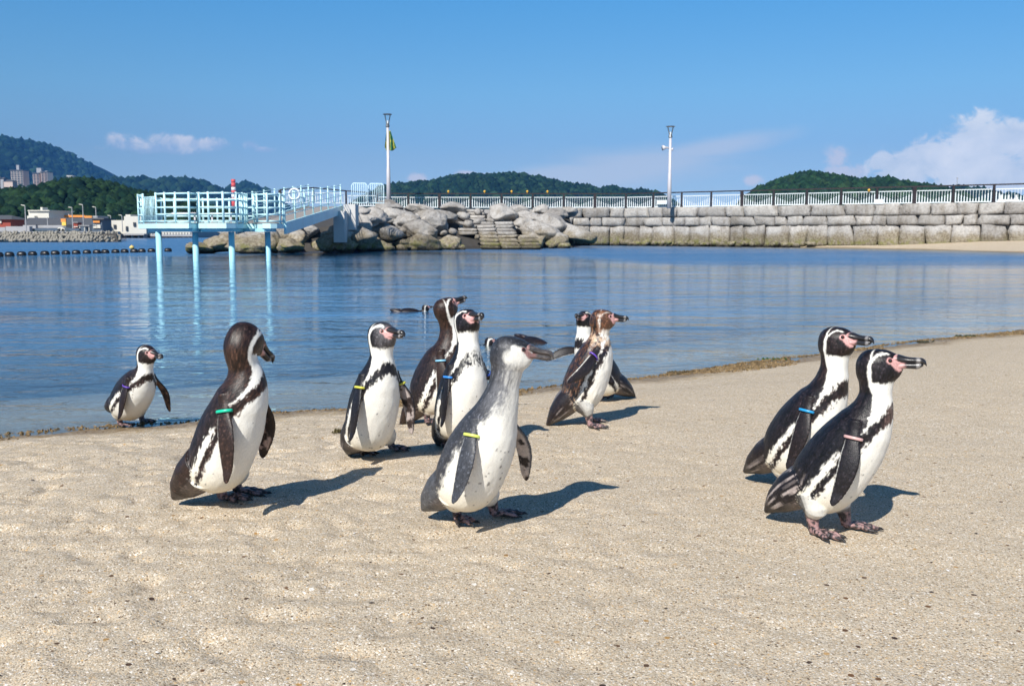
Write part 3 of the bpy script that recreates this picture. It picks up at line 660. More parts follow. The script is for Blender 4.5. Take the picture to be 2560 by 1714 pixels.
def prism(pts, z0, z1, name, m_, inset=0):
    n_ = len(pts); cx_ = sum(p[0] for p in pts) / n_; cy_ = sum(p[1] for p in pts) / n_
    P_ = [((x - cx_) * (1 - inset) + cx_, (y - cy_) * (1 - inset) + cy_) for x, y in pts]
    V = [L3(x, y, z0) for x, y in P_] + [L3(x, y, z1) for x, y in P_]; Fs = [tuple(range(n_ - 1, -1, -1)), tuple(range(n_, 2 * n_))] + [(i, (i + 1) % n_, n_ + (i + 1) % n_, n_ + i) for i in range(n_)]
    return MB().add(V, Fs).build(name, m_, pier)
DZ = 1.50
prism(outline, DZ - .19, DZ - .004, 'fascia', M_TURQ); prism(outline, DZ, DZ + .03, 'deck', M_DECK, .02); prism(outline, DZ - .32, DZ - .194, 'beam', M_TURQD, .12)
for px, d in ((402, 38.6), (493, 38.2), (583, 37.9), (673, 39.2)):
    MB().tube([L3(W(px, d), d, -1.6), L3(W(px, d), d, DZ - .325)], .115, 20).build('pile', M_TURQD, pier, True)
def railing(pts, z0s, h=1.15, levels=(1.0, .77, .54, .31, .08), r=.038, post_r=.044, ext=.06, rail_r=None, closed=False, name='rail'):
    P_ = [np.array((p[0] - PO[0], p[1] - PO[1], z)) for p, z in zip(pts, z0s)]
    for p in P_:
        MB().tube([p, p + [0, 0, h + ext]], post_r, 8).build('post', M_TURQ, pier, True)
    for lv in levels:
        m_ = MB()
        for p, q in zip(P_[:-1], P_[1:]): m_.tube([p + np.array([0, 0, h * lv]), q + np.array([0, 0, h * lv])], rail_r or r, 6)
        m_.build(name, M_TURQ, pier, True)
def resample(pts, n_):
    pts = np.array(pts, float); d = np.r_[0, np.cumsum(np.linalg.norm(np.diff(pts, axis=0), axis=1))]; t_ = np.linspace(0, d[-1], n_)
    return [(np.interp(v, d, pts[:, 0]), np.interp(v, d, pts[:, 1])) for v in t_]
fw = [(W(p, d), d + .08) for p, d in front]
railing(fw[:2], [DZ] * 2); railing([fw[2]] + resample(fw[2:6], 5)[1:], [DZ] * 5); railing(resample(fw[6:], 7), [DZ] * 7)
railing(resample([(W(p, d), d + .08) for p, d in bay2], 6), [DZ] * 6)
gm = MB(); a_, b_ = np.array(L3(fw[1][0], fw[1][1], DZ)), np.array(L3(fw[2][0], fw[2][1], DZ))
for lv in (.10, 1.05): gm.tube([a_ + [0, 0, lv], b_ + [0, 0, lv]], .024, 6)
for k in range(9): p = a_ + (b_ - a_) * (k + .5) / 9; gm.tube([p + [0, 0, .10], p + [0, 0, 1.05]], .014, 6)
gm.build('gate_panel', M_TURQ, pier, True)
bk = [(W(355, 41.5), 41.5), (W(372, 43), 43), (W(420, 44.2), 44.1), (W(560, 44.5), 44.4), (W(640, 43.9), 43.8)]
railing(resample(bk, 12), [DZ] * 12, levels=(1.0, .66, .33, .08))
# bench-like frames seen through the bars
for px, d in ((470, 40.5), (560, 41)):
    m_ = MB(); x = W(px, d); m_.bar(L3(x - .5, d, DZ + .45), L3(x + .5, d, DZ + .45), .35, .05)
    for k in (-.4, .4): m_.bar(L3(x + k, d, DZ + .03), L3(x + k, d, DZ + .43), .06)
    b = m_.build('pier_bench', M_POLE, None, False, tuple(PO)); tag(b, 'low grey bench on the pier deck, %s of two' % ('left' if px == 470 else 'right'), 'bench')
# gangway
R0, R1 = np.array((W(712, 40), 40.0, DZ)), np.array((W(856, 56), 56.0, 2.62)); LW = np.array((-1.85, 0, 0))
def quad_box(a, b, off, z0, z1, name, m_):
    V = [a + [0, 0, z0], b + [0, 0, z0], b + off + [0, 0, z0], a + off + [0, 0, z0], a + [0, 0, z1], b + [0, 0, z1], b + off + [0, 0, z1], a + off + [0, 0, z1]]
    MB().add([tuple(v - PO) for v in V], [(3, 2, 1, 0), (4, 5, 6, 7), (0, 1, 5, 4), (1, 2, 6, 5), (2, 3, 7, 6), (3, 0, 4, 7)]).build(name, m_, pier)
quad_box(R0, R1, LW, -.08, .0, 'gangway_deck', M_DECK)
quad_box(R0 + [.03, 0, 0], R1 + [.03, 0, 0], np.array((.10, 0, 0)), -.42, .06, 'gangway_girder', M_TURQ); quad_box(R0 + LW - [.03, 0, 0], R1 + LW - [.03, 0, 0], np.array((-.10, 0, 0)), -.42, .06, 'gangway_girder', M_TURQ)
for off in (np.zeros(3), LW):
    ts = np.linspace(0.02, 1.0, 8); pts = [R0 + (R1 - R0) * v + off for v in ts]
    railing([(p[0], p[1]) for p in pts], [p[2] for p in pts], h=1.2, levels=(1.0, .76, .52, .28), rail_r=.018, post_r=.036)
top = [R1 + np.array((.1, .2, 0)), R1 + np.array((.95, .9, 0.05)), R1 + np.array((1.9, 1.4, .1))]
M_PALEB = simple('pale_blue_gate_paint', (.60, .78, .84), .4, .04, 4)
for k, (px0, px1, d) in enumerate(((884, 922, 57.2), (926, 963, 57.6))):
    m_ = MB(); x0, x1 = W(px0, d), W(px1, d); zb, zt_ = 2.85, 4.0
    m_.tube([(x0, d, zb), (x0, d, zt_ - .12), (x0 + .10, d, zt_), (x1 - .10, d, zt_), (x1, d, zt_ - .12), (x1, d, zb), (x0, d, zb + .02)], .03, 6)
    for i in range(7): x = x0 + (x1 - x0) * (i + 1) / 8; m_.tube([(x, d, zb), (x, d, zt_)], .018, 6)
    m_.v = [(v[0] - W(px0, d), v[1] - d, v[2] - zb) for v in m_.v]
    o = m_.build('gate', M_PALEB, None, True, (W(px0, d), d, zb)); tag(o, '%s pale blue barred gate at the top of the gangway' % ('left' if k == 0 else 'right'), 'gate', 'gates at the top of the gangway')
# life ring
m_ = MB(); R_ = .24; pts = [(R_ * math.cos(a), 0, R_ * math.sin(a)) for a in np.linspace(0, 2 * math.pi, 25)]; m_.tube(pts, .05, 8, cap=False)
lr_ = m_.build('life_ring', M_WHITE, None, True, (W(742, 44.5), 44.5, HZ(487, 44.5))); tag(lr_, 'white life ring hung on the gangway railing', 'life ring')
# concrete abutment
ab = tag(empty('bridge_abutment', (-10, 56.5, 0)), 'pale concrete abutment block under the upper end of the gangway', 'abutment')
x0, x1 = W(841, 54.6) + 10, W(868, 54.6) + 10
MB().box(((x0 + x1) / 2, -1.9, 1.45), (x1 - x0, 1.0, 1.75)).build('lower_block', M_CONC, ab); MB().box(((x0 + x1) / 2 + .42, -.7, 2.0), (x1 - x0 + .05, 1.2, 1.45)).build('upper_block', M_CONC, ab)
for px, py, d, w_, h_ in ((815, 612, 55, .8, .6), (858, 606, 55.3, .95, .8), (905, 600, 56, 1.0, .85), (900, 565, 58, 1.0, .75), (838, 590, 56, .8, .6), (935, 545, 60, 1.1, .6), (890, 535, 60, 1.0, .6)):
    place_rock(revet, 'boulder', W(px, d), d, HZ(py, d), w_, w_ * .9, h_, rr_.uniform(-.5, .5), BOULDERS, rr_, .25)

# ------------------------------------------------------------------ floats on the water
M_FLOAT = simple('black_plastic', (.012, .012, .014), .35, .2, 8)
fm = MB(); prof = [(-.21, .02), (-.20, .09), (-.15, .145), (-.05, .16), (.05, .16), (.15, .145), (.20, .09), (.21, .02)]
fm.tube([(p[0], 0, 0) for p in prof], [p[1] for p in prof], 14)
fme = fm.mesh('boom_float', True); fme.materials.append(M_FLOAT)
FN = 'leftmost second third fourth fifth sixth seventh eighth ninth tenth eleventh twelfth thirteenth fourteenth fifteenth sixteenth rightmost'.split(); fi = 0
for zx in (5, 105, 215, 315, 427, 522, 620, 713, 812, 902, 978, 1072, 1155, 1242, 1312, 1400, 1552):
    px = zx / 3.66; d = 46 + px / 420 * 11; o = bpy.data.objects.new('boom_float', fme); COL.objects.link(o); o.location = (W(px, d), d, .06); o.rotation_euler = (0, 0, rng.uniform(-.2, .2))
    tag(o, 'black barrel float, %s in the line strung across the water' % (FN[fi] + (' from the left' if 0 < fi < 16 else '')), 'float', 'black floats in a line across the bay'); fi += 1
rp = MB(); rp.tube([(W(-60 + k * 26, 46 + (k * 26 - 60) / 420 * 11), 46 + (k * 26 - 60) / 420 * 11, -.02) for k in range(20)], .02, 5); o = rp.build('boom_rope', M_FLOAT); tag(o, 'dark rope threading the black floats together', 'rope')
by = MB(); by.tube([(0, 0, -.16 + .32 * k / 8) for k in range(9)], [.17 * math.sin(math.pi * (k + .25) / 8.5) for k in range(9)], 14); o = by.build('yellow_buoy', simple('buoy_yellow', (.72, .52, .16), .4), None, True, (W(334, 66), 66, .1)); tag(o, 'small yellow ball buoy beyond the black floats', 'buoy')

# ------------------------------------------------------------------ wooded hills
M_HILL = simple('wooded_slope', (.014, .034, .014), .95, .45, .03, spec=.05)
M_FOREST = attr_mat('foliage', .9, .9, (.55, 1.5), .35, .05)
def hill(name, sil, d0, depth, label, base_px=590, clump=None, n=0, seed=0, cols=None, bump=1.0, mfar=None, lat=3.0, ymin=None):
    """ridge of hills: sil = skyline read at distance d0; the slope runs from d0-depth to d0+depth"""
    px = np.array([p[0] for p in sil], float); py = np.array([p[1] for p in sil], float)
    nu = 140; U = np.linspace(px[0], px[-1], nu); HS = np.interp(U, px, [HZ(v, d0) for v in py]) - (clump or 0) * .95; zb = -4.0
    nv = 26; Vv = np.linspace(-1, 1, nv); ver = []
    for v in Vv:
        dd = d0 + v * depth; k = (1 - abs(v) ** 1.7)
        for i in range(nu):
            x = W(U[i], d0) * (1 + 0.0 * v); ver.append((x, dd, zb + (HS[i] - zb) * k))
    ver = np.array(ver); span = max(HS) * .10
    nz = (fbm(ver * np.array((1, 1, 0)) / (max(HS) * lat), 4, seed + 3) - .5)
    kk = np.repeat(1 - np.abs(Vv) ** 1.7, nu)
    ver[:, 2] += nz * span * 4 * kk * (np.abs(np.repeat(Vv, nu)) * 1.2) * bump
    i = np.arange(nv - 1)[:, None]; j = np.arange(nu - 1)[None, :]; a = i * nu + j
    me = mesh_from(name, ver, np.stack([a, a + 1, a + nu + 1, a + nu], -1).reshape(-1, 4))
    tag(obj(name, me, mfar or M_HILL), label, kind='structure')
    if clump:
        r = np.random.default_rng(seed); Vc, Fc = ICO1; allV, allF, allC = [], [], []; nb = 0
        zg = ver[:, 2].reshape(nv, nu)
        for q in range(n):
            u = r.uniform(0, nu - 1.001); v = r.uniform(.0, .56) if q % 5 else r.uniform(.46, .56); fv = v * (nv - 1); iv, iu = int(fv), int(u); a_, b_ = fv - iv, u - iu
            z = (zg[iv, iu] * (1 - b_) + zg[iv, iu + 1] * b_) * (1 - a_) + (zg[iv + 1, iu] * (1 - b_) + zg[iv + 1, iu + 1] * b_) * a_
            x = W(U[0] + (U[-1] - U[0]) * u / (nu - 1), d0); y = d0 + (v * 2 - 1) * depth
            if z < (ymin if ymin is not None else .5): continue
            s_ = clump * r.uniform(.6, 1.35); sh_ = r.uniform(.7, 1.2, 3)
            Vk = Vc * (1 + (r.random(len(Vc))[:, None] - .5) * .55) * s_ * sh_ + (x, y, z + s_ * .15)
            allV.append(Vk); allF.append(Fc + nb); nb += len(Vc)
            cc = np.array(cols[int(r.integers(len(cols)))]) * r.uniform(.7, 1.3); allC.append(np.tile(cc, (len(Vc), 1)) * r.uniform(.8, 1.2, (len(Vc), 1)))
        fm_ = mesh_from('forest', np.vstack(allV), np.vstack(allF), smooth=False); set_col(fm_, np.vstack(allC)); tag(obj('forest', fm_, M_FOREST), 'dense evergreen trees covering ' + label, kind='stuff')
    return zg if clump else None
GRN = [(.012, .033, .015), (.016, .042, .018), (.010, .027, .015), (.024, .050, .020), (.014, .033, .020)]
DKG = [(.008, .024, .013), (.012, .030, .014), (.018, .040, .018), (.006, .018, .012)]
mtn = simple('far_slope', (.009, .024, .016), .95, .35, .012, spec=.05)
hill('mountain', [(-900, 470), (-600, 380), (-350, 330), (-150, 322), (0, 343), (27, 350), (76, 353), (123, 363), (164, 381), (205, 407), (232, 424), (257, 440), (276, 443), (290, 451), (310, 466), (360, 500), (420, 560)], 2400, 900,
     'the dark blue-green mountain at the far left', mfar=mtn, seed=1, clump=8, n=5000, cols=DKG)
hill('far_hills', [(230, 480), (270, 462), (303, 457), (328, 450), (355, 447), (382, 450), (407, 459), (421, 451), (451, 450), (492, 451), (519, 458), (541, 469), (570, 480), (600, 500), (640, 560)], 1700, 350, 'low rounded hills behind the pier', mfar=mtn, seed=2, clump=8, n=1500, cols=DKG)
hill('far_knoll', [(520, 500), (563, 478), (599, 463), (622, 456), (645, 461), (668, 476), (700, 495), (760, 560)], 2000, 250, 'the small blue knoll right of the chimney', mfar=mtn, seed=3, clump=8, n=500, cols=DKG)
hill('island_hills', [(900, 540), (945, 487), (977, 467), (1035, 461), (1054, 457), (1081, 459), (1100, 452), (1141, 444), (1188, 439), (1237, 442), (1272, 437), (1305, 440), (1335, 448), (1352, 448), (1387, 457), (1415, 462), (1451, 464), (1467, 468), (1492, 479), (1513, 469), (1536, 471), (1569, 479), (1605, 476), (1625, 481), (1660, 520), (1700, 575)],
     1000, 260, 'the long green hills beyond the breakwater', seed=4, clump=3.2, n=5200, cols=DKG)
hill('wooded_point', [(1790, 575), (1860, 500), (1882, 478), (1897, 470), (1925, 457), (1964, 444), (1988, 437), (2011, 437), (2040, 438), (2062, 441), (2093, 449), (2139, 453), (2180, 449), (2211, 452), (2249, 460), (2270, 466), (2293, 465), (2311, 469), (2345, 490), (2380, 560)],
     430, 90, 'the green headland on the right', seed=5, clump=1.9, n=3600, cols=GRN)
hill('distant_point', [(2230, 560), (2300, 480), (2337, 469), (2370, 465), (2406, 470), (2470, 478), (2560, 492), (2700, 520), (2800, 570)], 900, 120, 'the low point beyond the railing at the far right', mfar=mtn, seed=6, clump=4, n=500, cols=DKG)
hill('town_slope', [(-400, 470), (-100, 466), (20, 470), (140, 472), (160, 458), (200, 450), (260, 452), (300, 466), (360, 500), (400, 560)], 900, 160, 'the slope under the tower blocks', seed=7, clump=5, n=900, cols=GRN)
hill('wooded_hill', [(-700, 440), (-300, 470), (-60, 488), (40, 480), (110, 478), (160, 470), (190, 458), (230, 454), (262, 458), (290, 466), (330, 476), (362, 484), (400, 492), (470, 503), (540, 520), (600, 545), (640, 565)], 330, 70,
     'the wooded hill behind the harbour', seed=8, clump=1.9, n=7000, cols=DKG + [(.016, .036, .014)])

# ------------------------------------------------------------------ town and harbour across the water
def bldg(name, label, parts, loc, cat='building', group=None):
    r0 = tag(empty(name, loc), label, cat, group)
    for nm, c, dm, m_ in parts:
        MB().box(c, dm).build(nm, m_, r0)
    return r0
M_TAN = simple('tan_render', (.48, .37, .32), .85, .06, .5); M_PINKW = simple('pinkish_render', (.55, .43, .37), .85, .06, .5); M_GLASS = simple('dark_window', (.035, .045, .06), .25, .2, .3, spec=.6)
M_OFFW = simple('off_white_render', (.60, .57, .50), .85, .06, .6); M_ROOF = simple('grey_roof', (.085, .09, .10), .8, .15, 1.2); M_RED = simple('red_boards', (.28, .05, .03), .7, .15, 2); M_GREYW = simple('weathered_concrete', (.34, .34, .35), .9, .15, 1)
M_ORG = simple('orange_panel', (.75, .28, .06), .5, .1, 1); M_YEL = simple('yellow_panel', (.80, .55, .10), .5, .1, 1); M_SLATE = simple('slate_blue_metal', (.07, .10, .14), .5, .1, 1)
def tower(px0, px1, pyt, pyb, d, label, wall, floors, bays, crown=None, side=None, depth=14):
    x0, x1, zb, zt_ = W(px0, d), W(px1, d), HZ(pyb, d), HZ(pyt, d); w_, h_ = x1 - x0, zt_ - zb
    r0 = tag(empty('tower_block', ((x0 + x1) / 2, d, zb)), label, 'tower block', 'tower blocks on the hill')
    MB().box((0, depth / 2, h_ / 2 - 8), (w_, depth, h_ + 16)).build('wall', wall, r0); MB().box((0, depth / 2 - .3, h_ + .5), (w_ * 1.08, depth + 1.5, 1.0)).build('roof', M_ROOF, r0)
    wm = MB().box((0, 0, 0), (w_ / bays * .62, .3, h_ / floors * .52)).mesh('window'); wm.materials.append(M_GLASS)
    for f in range(floors):
        for b in range(bays):
            o = bpy.data.objects.new('window', wm); COL.objects.link(o); o.parent = r0; o.location = (-w_ / 2 + w_ * (b + .5) / bays, -.1, h_ * (f + .5) / floors)
        MB().box((0, -.5, h_ * (f + .08) / floors), (w_ * .96, .9, h_ / floors * .14)).build('balcony', M_OFFW if wall is M_TAN else M_PINKW, r0)
    if crown: cw, ch, cx_ = crown; MB().box((cx_, depth / 2, h_ + ch / 2 + 1), (cw, cw, ch)).build('rooftop_tank', M_GREYW, r0)
    return r0
tower(44, 74, 430, 469, 1150, 'wide brown tower block with balcony rows on the wooded hillside, left one', M_TAN, 9, 4, (3.2, 6.0, -1.5))
tower(98, 114, 437, 469, 1150, 'narrow beige tower block with a pale rooftop tank, middle one', M_PINKW, 9, 2, (5.6, 5.8, 1.5))
tower(118, 134, 434, 468, 1150, 'plain pinkish tower block, right twin of the pair', M_PINKW, 10, 2, (3, 1.2, 0))
r0 = tag(empty('round_building', (W(192, 1000), 1000, HZ(462, 1000))), 'grey round building in the trees right of the tower blocks', 'building')
MB().tube([(0, 0, -4), (0, 0, 7.6)], 3.9, 12).build('wall', M_GREYW, r0); MB().tube([(0, 0, 7.6), (0, 0, 8.4)], 4.3, 12).build('roof', M_OFFW, r0)
for k in range(5): a = -2.6 + k * .5; MB().box((3.95 * math.cos(a), 3.95 * math.sin(a), 4), (.5, .9, 4.5), a).build('window', M_GLASS, r0)
HL = ['tall white building cut by the left edge of the picture', 'tiny white house just left of the brown tower block', 'tiny grey house touching the left tower block', 'wide low pinkish house against the foot of the brown tower block',
      'dark roofed house at the far left edge below the tall white building', 'low white terrace directly under the brown tower block', 'low white terrace between the two tower groups, left part', 'small white house between the two tower groups', 'small grey house just left of the twin tower blocks',
      'white gabled house at the right foot of the twin tower blocks', 'long low grey house right of the twin tower blocks', 'grey house alone in the trees below the round building']
for k, (p0, p1, t_, b_, m_) in enumerate(((-14, 5, 441, 462, M_OFFW), (8, 15, 449, 459, M_OFFW), (17, 25, 450, 462, M_GREYW), (24, 47, 456, 468, M_PINKW), (-6, 12, 458, 472, M_ROOF), (25, 52, 470, 474, M_OFFW), (57, 76, 470, 474, M_OFFW), (78, 88, 469, 476, M_OFFW), (88, 102, 468, 477, M_GREYW), (130, 142, 468, 478, M_OFFW), (144, 157, 471, 476, M_GREYW), (203, 224, 474, 481, M_GREYW))):
    d = 850; x0, x1 = W(p0, d), W(p1, d); zb, zt_ = HZ(b_, d), HZ(t_, d); h_ = zt_ - zb
    r0 = tag(empty('hillside_house', ((x0 + x1) / 2, 720, zb)), HL[k], 'house', 'houses on the hillside')
    MB().box((0, 4, h_ / 2 - 2), (x1 - x0, 8, h_ + 4)).build('wall', m_, r0)
    MB().add([(-(x1 - x0) / 2 - .4, -.4, h_), ((x1 - x0) / 2 + .4, -.4, h_), ((x1 - x0) / 2 + .4, 8.4, h_), (-(x1 - x0) / 2 - .4, 8.4, h_), (-(x1 - x0) / 4, 4, h_ * 1.25 + .6), ((x1 - x0) / 4, 4, h_ * 1.25 + .6)], [(3, 2, 1, 0), (0, 1, 5, 4), (2, 3, 4, 5), (1, 2, 5), (3, 0, 4)]).build('roof', M_ROOF, r0)
    r0.location = ((x0 + x1) / 2, d, zb)
# chimney beyond the hills
d = 900; r0 = tag(empty('striped_chimney', (W(592, d), d, HZ(520, d))), 'red and white striped chimney rising behind the pier', 'chimney'); M_WR = simple('chimney_red', (.62, .07, .05), .6, .1, 1); M_WW = simple('chimney_white', (.75, .74, .72), .6, .1, 1)
zs_ = [HZ(v, d) - HZ(520, d) for v in (520, 496, 486, 478, 470, 459, 451)]
for k in range(6): MB().tube([(0, 0, zs_[k]), (0, 0, zs_[k + 1])], [2.2 - k * .04, 2.15 - k * .04], 16).build('band', (M_WW, M_WR)[(k + 1) % 2] if k < 5 else M_WR, r0, True)
# low land and quay
DQ = 150
qm = MB(); qm.add([(-260, 112, -2), (W(300, 112), 112, -2), (W(318, 180), 178, -2), (W(500, 182), 182, -2), (W(700, 186), 260, -2), (-260, 260, -2)] + [(-260, 112, 1.15), (W(300, 112), 112, 1.15), (W(318, 180), 178, 1.15), (W(500, 182), 182, 1.15), (W(700, 186), 260, 1.15), (-260, 260, 1.15)],
                  [(5, 4, 3, 2, 1, 0), (6, 7, 8, 9, 10, 11)] + [(i, (i + 1) % 6, 6 + (i + 1) % 6, 6 + i) for i in range(6)])
tag(qm.build('quay_ground', M_GREYW), 'grey concrete quay across the water', kind='structure')
def box_px(parent, nm, p0, p1, t_, b_, d, m_, dp=4.0, dy=0):
    x0, x1 = W(p0, d), W(p1, d); zb, zt_ = HZ(b_, d), HZ(t_, d)
    return MB().box(((x0 + x1) / 2 - parent.location.x, d + dp / 2 + dy - parent.location.y, (zb + zt_) / 2 - parent.location.z), (x1 - x0, dp, zt_ - zb)).build(nm, m_, parent)
def at(name, label, cat, px, d, group=None): return tag(empty(name, (W(px, d), d, 1.15)), label, cat, group)
r0 = at('red_house', 'low red boarded house with a grey hipped roof at the far left', 'house', 14, 140); box_px(r0, 'wall', -30, 36, 549, 577, 140, M_RED); box_px(r0, 'window', 8, 13, 551, 558, 139.8, M_OFFW, .25); box_px(r0, 'door', -12, -6, 553, 566, 139.8, M_GREYW, .25)
x0, x1 = W(-45, 140), W(44, 140); xc = W(14, 140); zb, zt_ = HZ(549, 140) - 1.15, HZ(538, 140) - 1.15
MB().add([(x0 - xc, -.5, zb), (x1 - xc, -.5, zb), (x1 - xc, 5, zb), (x0 - xc, 5, zb), (x0 / 2 + x1 / 2 - 1 - xc, 2.2, zt_), (x0 / 2 + x1 / 2 + 1.2 - xc, 2.2, zt_)], [(3, 2, 1, 0), (0, 1, 5, 4), (2, 3, 4, 5), (1, 2, 5), (3, 0, 4)]).build('roof', M_ROOF, r0)
r0 = at('white_hall', 'large cream-white flat building with a small rooftop tank on the harbour', 'building', 107, 175); box_px(r0, 'wall', 82, 132, 528, 577, 175, M_OFFW, 9); box_px(r0, 'wall', 78, 96, 540, 577, 174, M_OFFW, 4); box_px(r0, 'parapet', 80, 134, 526, 528.2, 174.6, M_OFFW, 10); box_px(r0, 'rooftop_tank', 112, 117, 519, 526, 176, M_OFFW, 2)
r0 = at('long_shed', 'long low grey-roofed shed behind the harbour wall', 'shed', 140, 160); box_px(r0, 'wall', 60, 236, 560, 577, 160, M_GREYW, 6)
x0, x1 = W(52, 159), W(240, 159); xc = W(140, 160); za, zc_ = HZ(562, 159) - 1.15, HZ(545, 163) - 1.15
MB().add([(x0 - xc, -1.2, za), (x1 - xc, -1.2, za), (x1 - xc, 3, zc_), (x0 - xc, 3, zc_), (x1 - xc, 7, za), (x0 - xc, 7, za)], [(0, 1, 2, 3), (3, 2, 4, 5), (5, 4, 1, 0), (0, 3, 5), (1, 4, 2)]).build('roof', M_ROOF, r0)
for p0, p1 in ((96, 104), (122, 129), (146, 153)): box_px(r0, 'window', p0, p1, 564, 570, 159.8, M_OFFW, .2)
r0 = at('fish_market', 'long building with an orange and white eave behind the grey shed', 'building', 195, 182); box_px(r0, 'wall', 134, 252, 540, 577, 182, M_GREYW, 5); box_px(r0, 'eave', 134, 220, 538.5, 543.5, 181, M_ORG, 1.0); box_px(r0, 'eave', 138, 182, 536, 539, 181.2, M_OFFW, .8); box_px(r0, 'sign_panel', 220, 238, 540, 547, 180.8, M_ORG, .5); box_px(r0, 'sign_panel', 224, 235, 547, 550.5, 180.8, M_OFFW, .5)
r0 = at('harbour_wall', 'low pale concrete parapet wall along the harbour front', 'wall', 80, 122)
box_px(r0, 'parapet', -40, 22, 568, 578, 122, M_GREYW, .8); box_px(r0, 'parapet', 23, 82, 566, 579, 121, M_GREYW, .8); box_px(r0, 'parapet', 66, 98, 563, 572, 126, M_GREYW, .6); box_px(r0, 'parapet', 99, 168, 563, 570, 127, M_GREYW, .6); box_px(r0, 'parapet', 84, 205, 571, 577, 122, M_SLATE, .6)
r0 = at('hoarding', 'orange and yellow hoarding on the harbour front', 'sign', 167, 124); box_px(r0, 'panel', 161, 173, 547, 555, 124, M_ORG, .25); box_px(r0, 'panel', 163, 173, 555.2, 564, 124, M_YEL, .25); box_px(r0, 'leg', 163, 165, 564, 578, 124.1, M_GREYW, .15); box_px(r0, 'leg', 170, 172, 564, 578, 124.1, M_GREYW, .15)
r0 = at('red_stall', 'small red vending stall on the quay', 'stall', 197, 126); box_px(r0, 'body', 192, 202, 557, 577, 126, M_RED, 1.2); box_px(r0, 'roof', 191, 203, 555.5, 557, 125.8, M_GREYW, 1.6); box_px(r0, 'counter', 192, 202, 566, 568, 125.7, M_OFFW, .3)
r0 = at('bus_shelter', 'open grey shelter with a flat roof on the quay', 'shelter', 217, 124); box_px(r0, 'roof', 204, 231, 563, 565, 124, M_GREYW, 2)
for p in (206, 218, 229): box_px(r0, 'post', p, p + 1.4, 565, 578, 124.2, M_OFFW, .12)
box_px(r0, 'back_panel', 206, 229, 567, 578, 125.8, M_SLATE, .1)
r0 = at('kiosk', 'dark blue kiosk with white shutters and an orange board', 'kiosk', 249, 128); box_px(r0, 'body', 237, 263, 549, 579, 128, M_SLATE, 3); box_px(r0, 'roof', 235, 268, 546, 549, 127.6, M_ROOF, 4); box_px(r0, 'board', 241, 257, 551, 557, 127.8, M_ORG, .2)
for p in (240.5, 250): box_px(r0, 'shutter', p, p + 8.3, 562, 570.5, 127.8, M_OFFW, .2)
r0 = at('white_shed', 'white L-shaped harbour building next to the pier railing', 'building', 300, 165); box_px(r0, 'wall', 272, 318, 551, 584, 165, M_OFFW, 6); box_px(r0, 'wall', 318, 372, 541, 584, 164, M_OFFW, 7); box_px(r0, 'wall', 322, 334, 537, 541, 166, M_OFFW, 3)
for p0, p1, t_, b_ in ((279, 284, 563, 572), (291, 297, 562, 572), (321, 326, 566, 577), (340, 346, 556, 566)): box_px(r0, 'window', p0, p1, t_, b_, 163.8 if p0 > 317 else 164.8, M_GLASS, .2)
r0 = at('parked_van', 'white van parked on the quay beside the hoarding', 'van', 160, 117); box_px(r0, 'body', 152, 169, 570, 577, 117, M_OFFW, 1.4); box_px(r0, 'window', 153.5, 158, 571, 573.5, 116.9, M_GLASS, .08); box_px(r0, 'cab', 154, 165, 568.6, 570.1, 117.1, M_OFFW, 1.2)
for p in (155, 165): MB().tube([(W(p, 117) - r0.location.x, -.05, .18), (W(p, 117) - r0.location.x, .15, .18)], .17, 10).build('wheel', M_FLOAT, r0)
r0 = at('jetty', 'grey concrete jetty with dark openings near the pier', 'jetty', 333, 176); r0.location.z = 0; box_px(r0, 'deck', 312, 366, 578, 588, 176, M_GREYW, 4)
for p in (318, 334, 350, 363): box_px(r0, 'leg', p, p + 4, 588, 598, 176.5, M_GREYW, 2.5)
r0 = at('quay_fence', 'white notched barrier along the far quay behind the piles', 'barrier', 425, 178); r0.location.z = 0; box_px(r0, 'rail', 367, 482, 576, 581, 178, M_OFFW, .4); box_px(r0, 'deck', 366, 486, 586, 591, 178, M_GREYW, 3)
for k in range(16): box_px(r0, 'board', 368 + k * 7.2, 372.4 + k * 7.2, 581, 586, 178, M_OFFW, .4)
for k in range(8): box_px(r0, 'leg', 370 + k * 15, 374 + k * 15, 591, 598, 178.5, M_GREYW, 2)
for k, (px, t_, b_, d) in enumerate(((74, 515, 574, 118), (190, 520, 572, 130), (217, 513, 572, 128), (249, 519, 560, 140), (285, 540, 572, 150), (313, 539, 572, 150), (128, 545, 572, 130))):
    zt_, zb = HZ(t_, d), 1.1; r0 = tag(empty('quay_lamp', (W(px, d), d, zb)), ('tallest pole lamp on the far quay, left of the cream hall', 'pole lamp left of the red stall on the far quay', 'pole lamp over the open grey shelter on the far quay', 'pole lamp behind the dark blue kiosk', 'pole lamp left of the white L-shaped building', 'pole lamp right beside the taller part of the white building', 'short pole lamp in front of the cream hall')[k], 'street lamp', 'pole lamps on the far quay')
    MB().tube([(0, 0, 0), (0, 0, zt_ - zb)], [.075, .05], 6).build('pole', M_GREYW, r0); MB().bar((0, 0, zt_ - zb), (-.45, 0, zt_ - zb + .08), .14, .08).build('lamp_head', M_OFFW, r0)
r0 = tag(empty('radio_mast', (W(2379, 900), 900, HZ(470, 900))), 'thin mast on the low point at the far right', 'mast'); MB().tube([(0, 0, 0), (0, 0, 9)], .35, 5).build('pole', M_GREYW, r0); MB().box((0, 0, 8), (2.2, .3, .5)).build('crossbar', M_GREYW, r0)
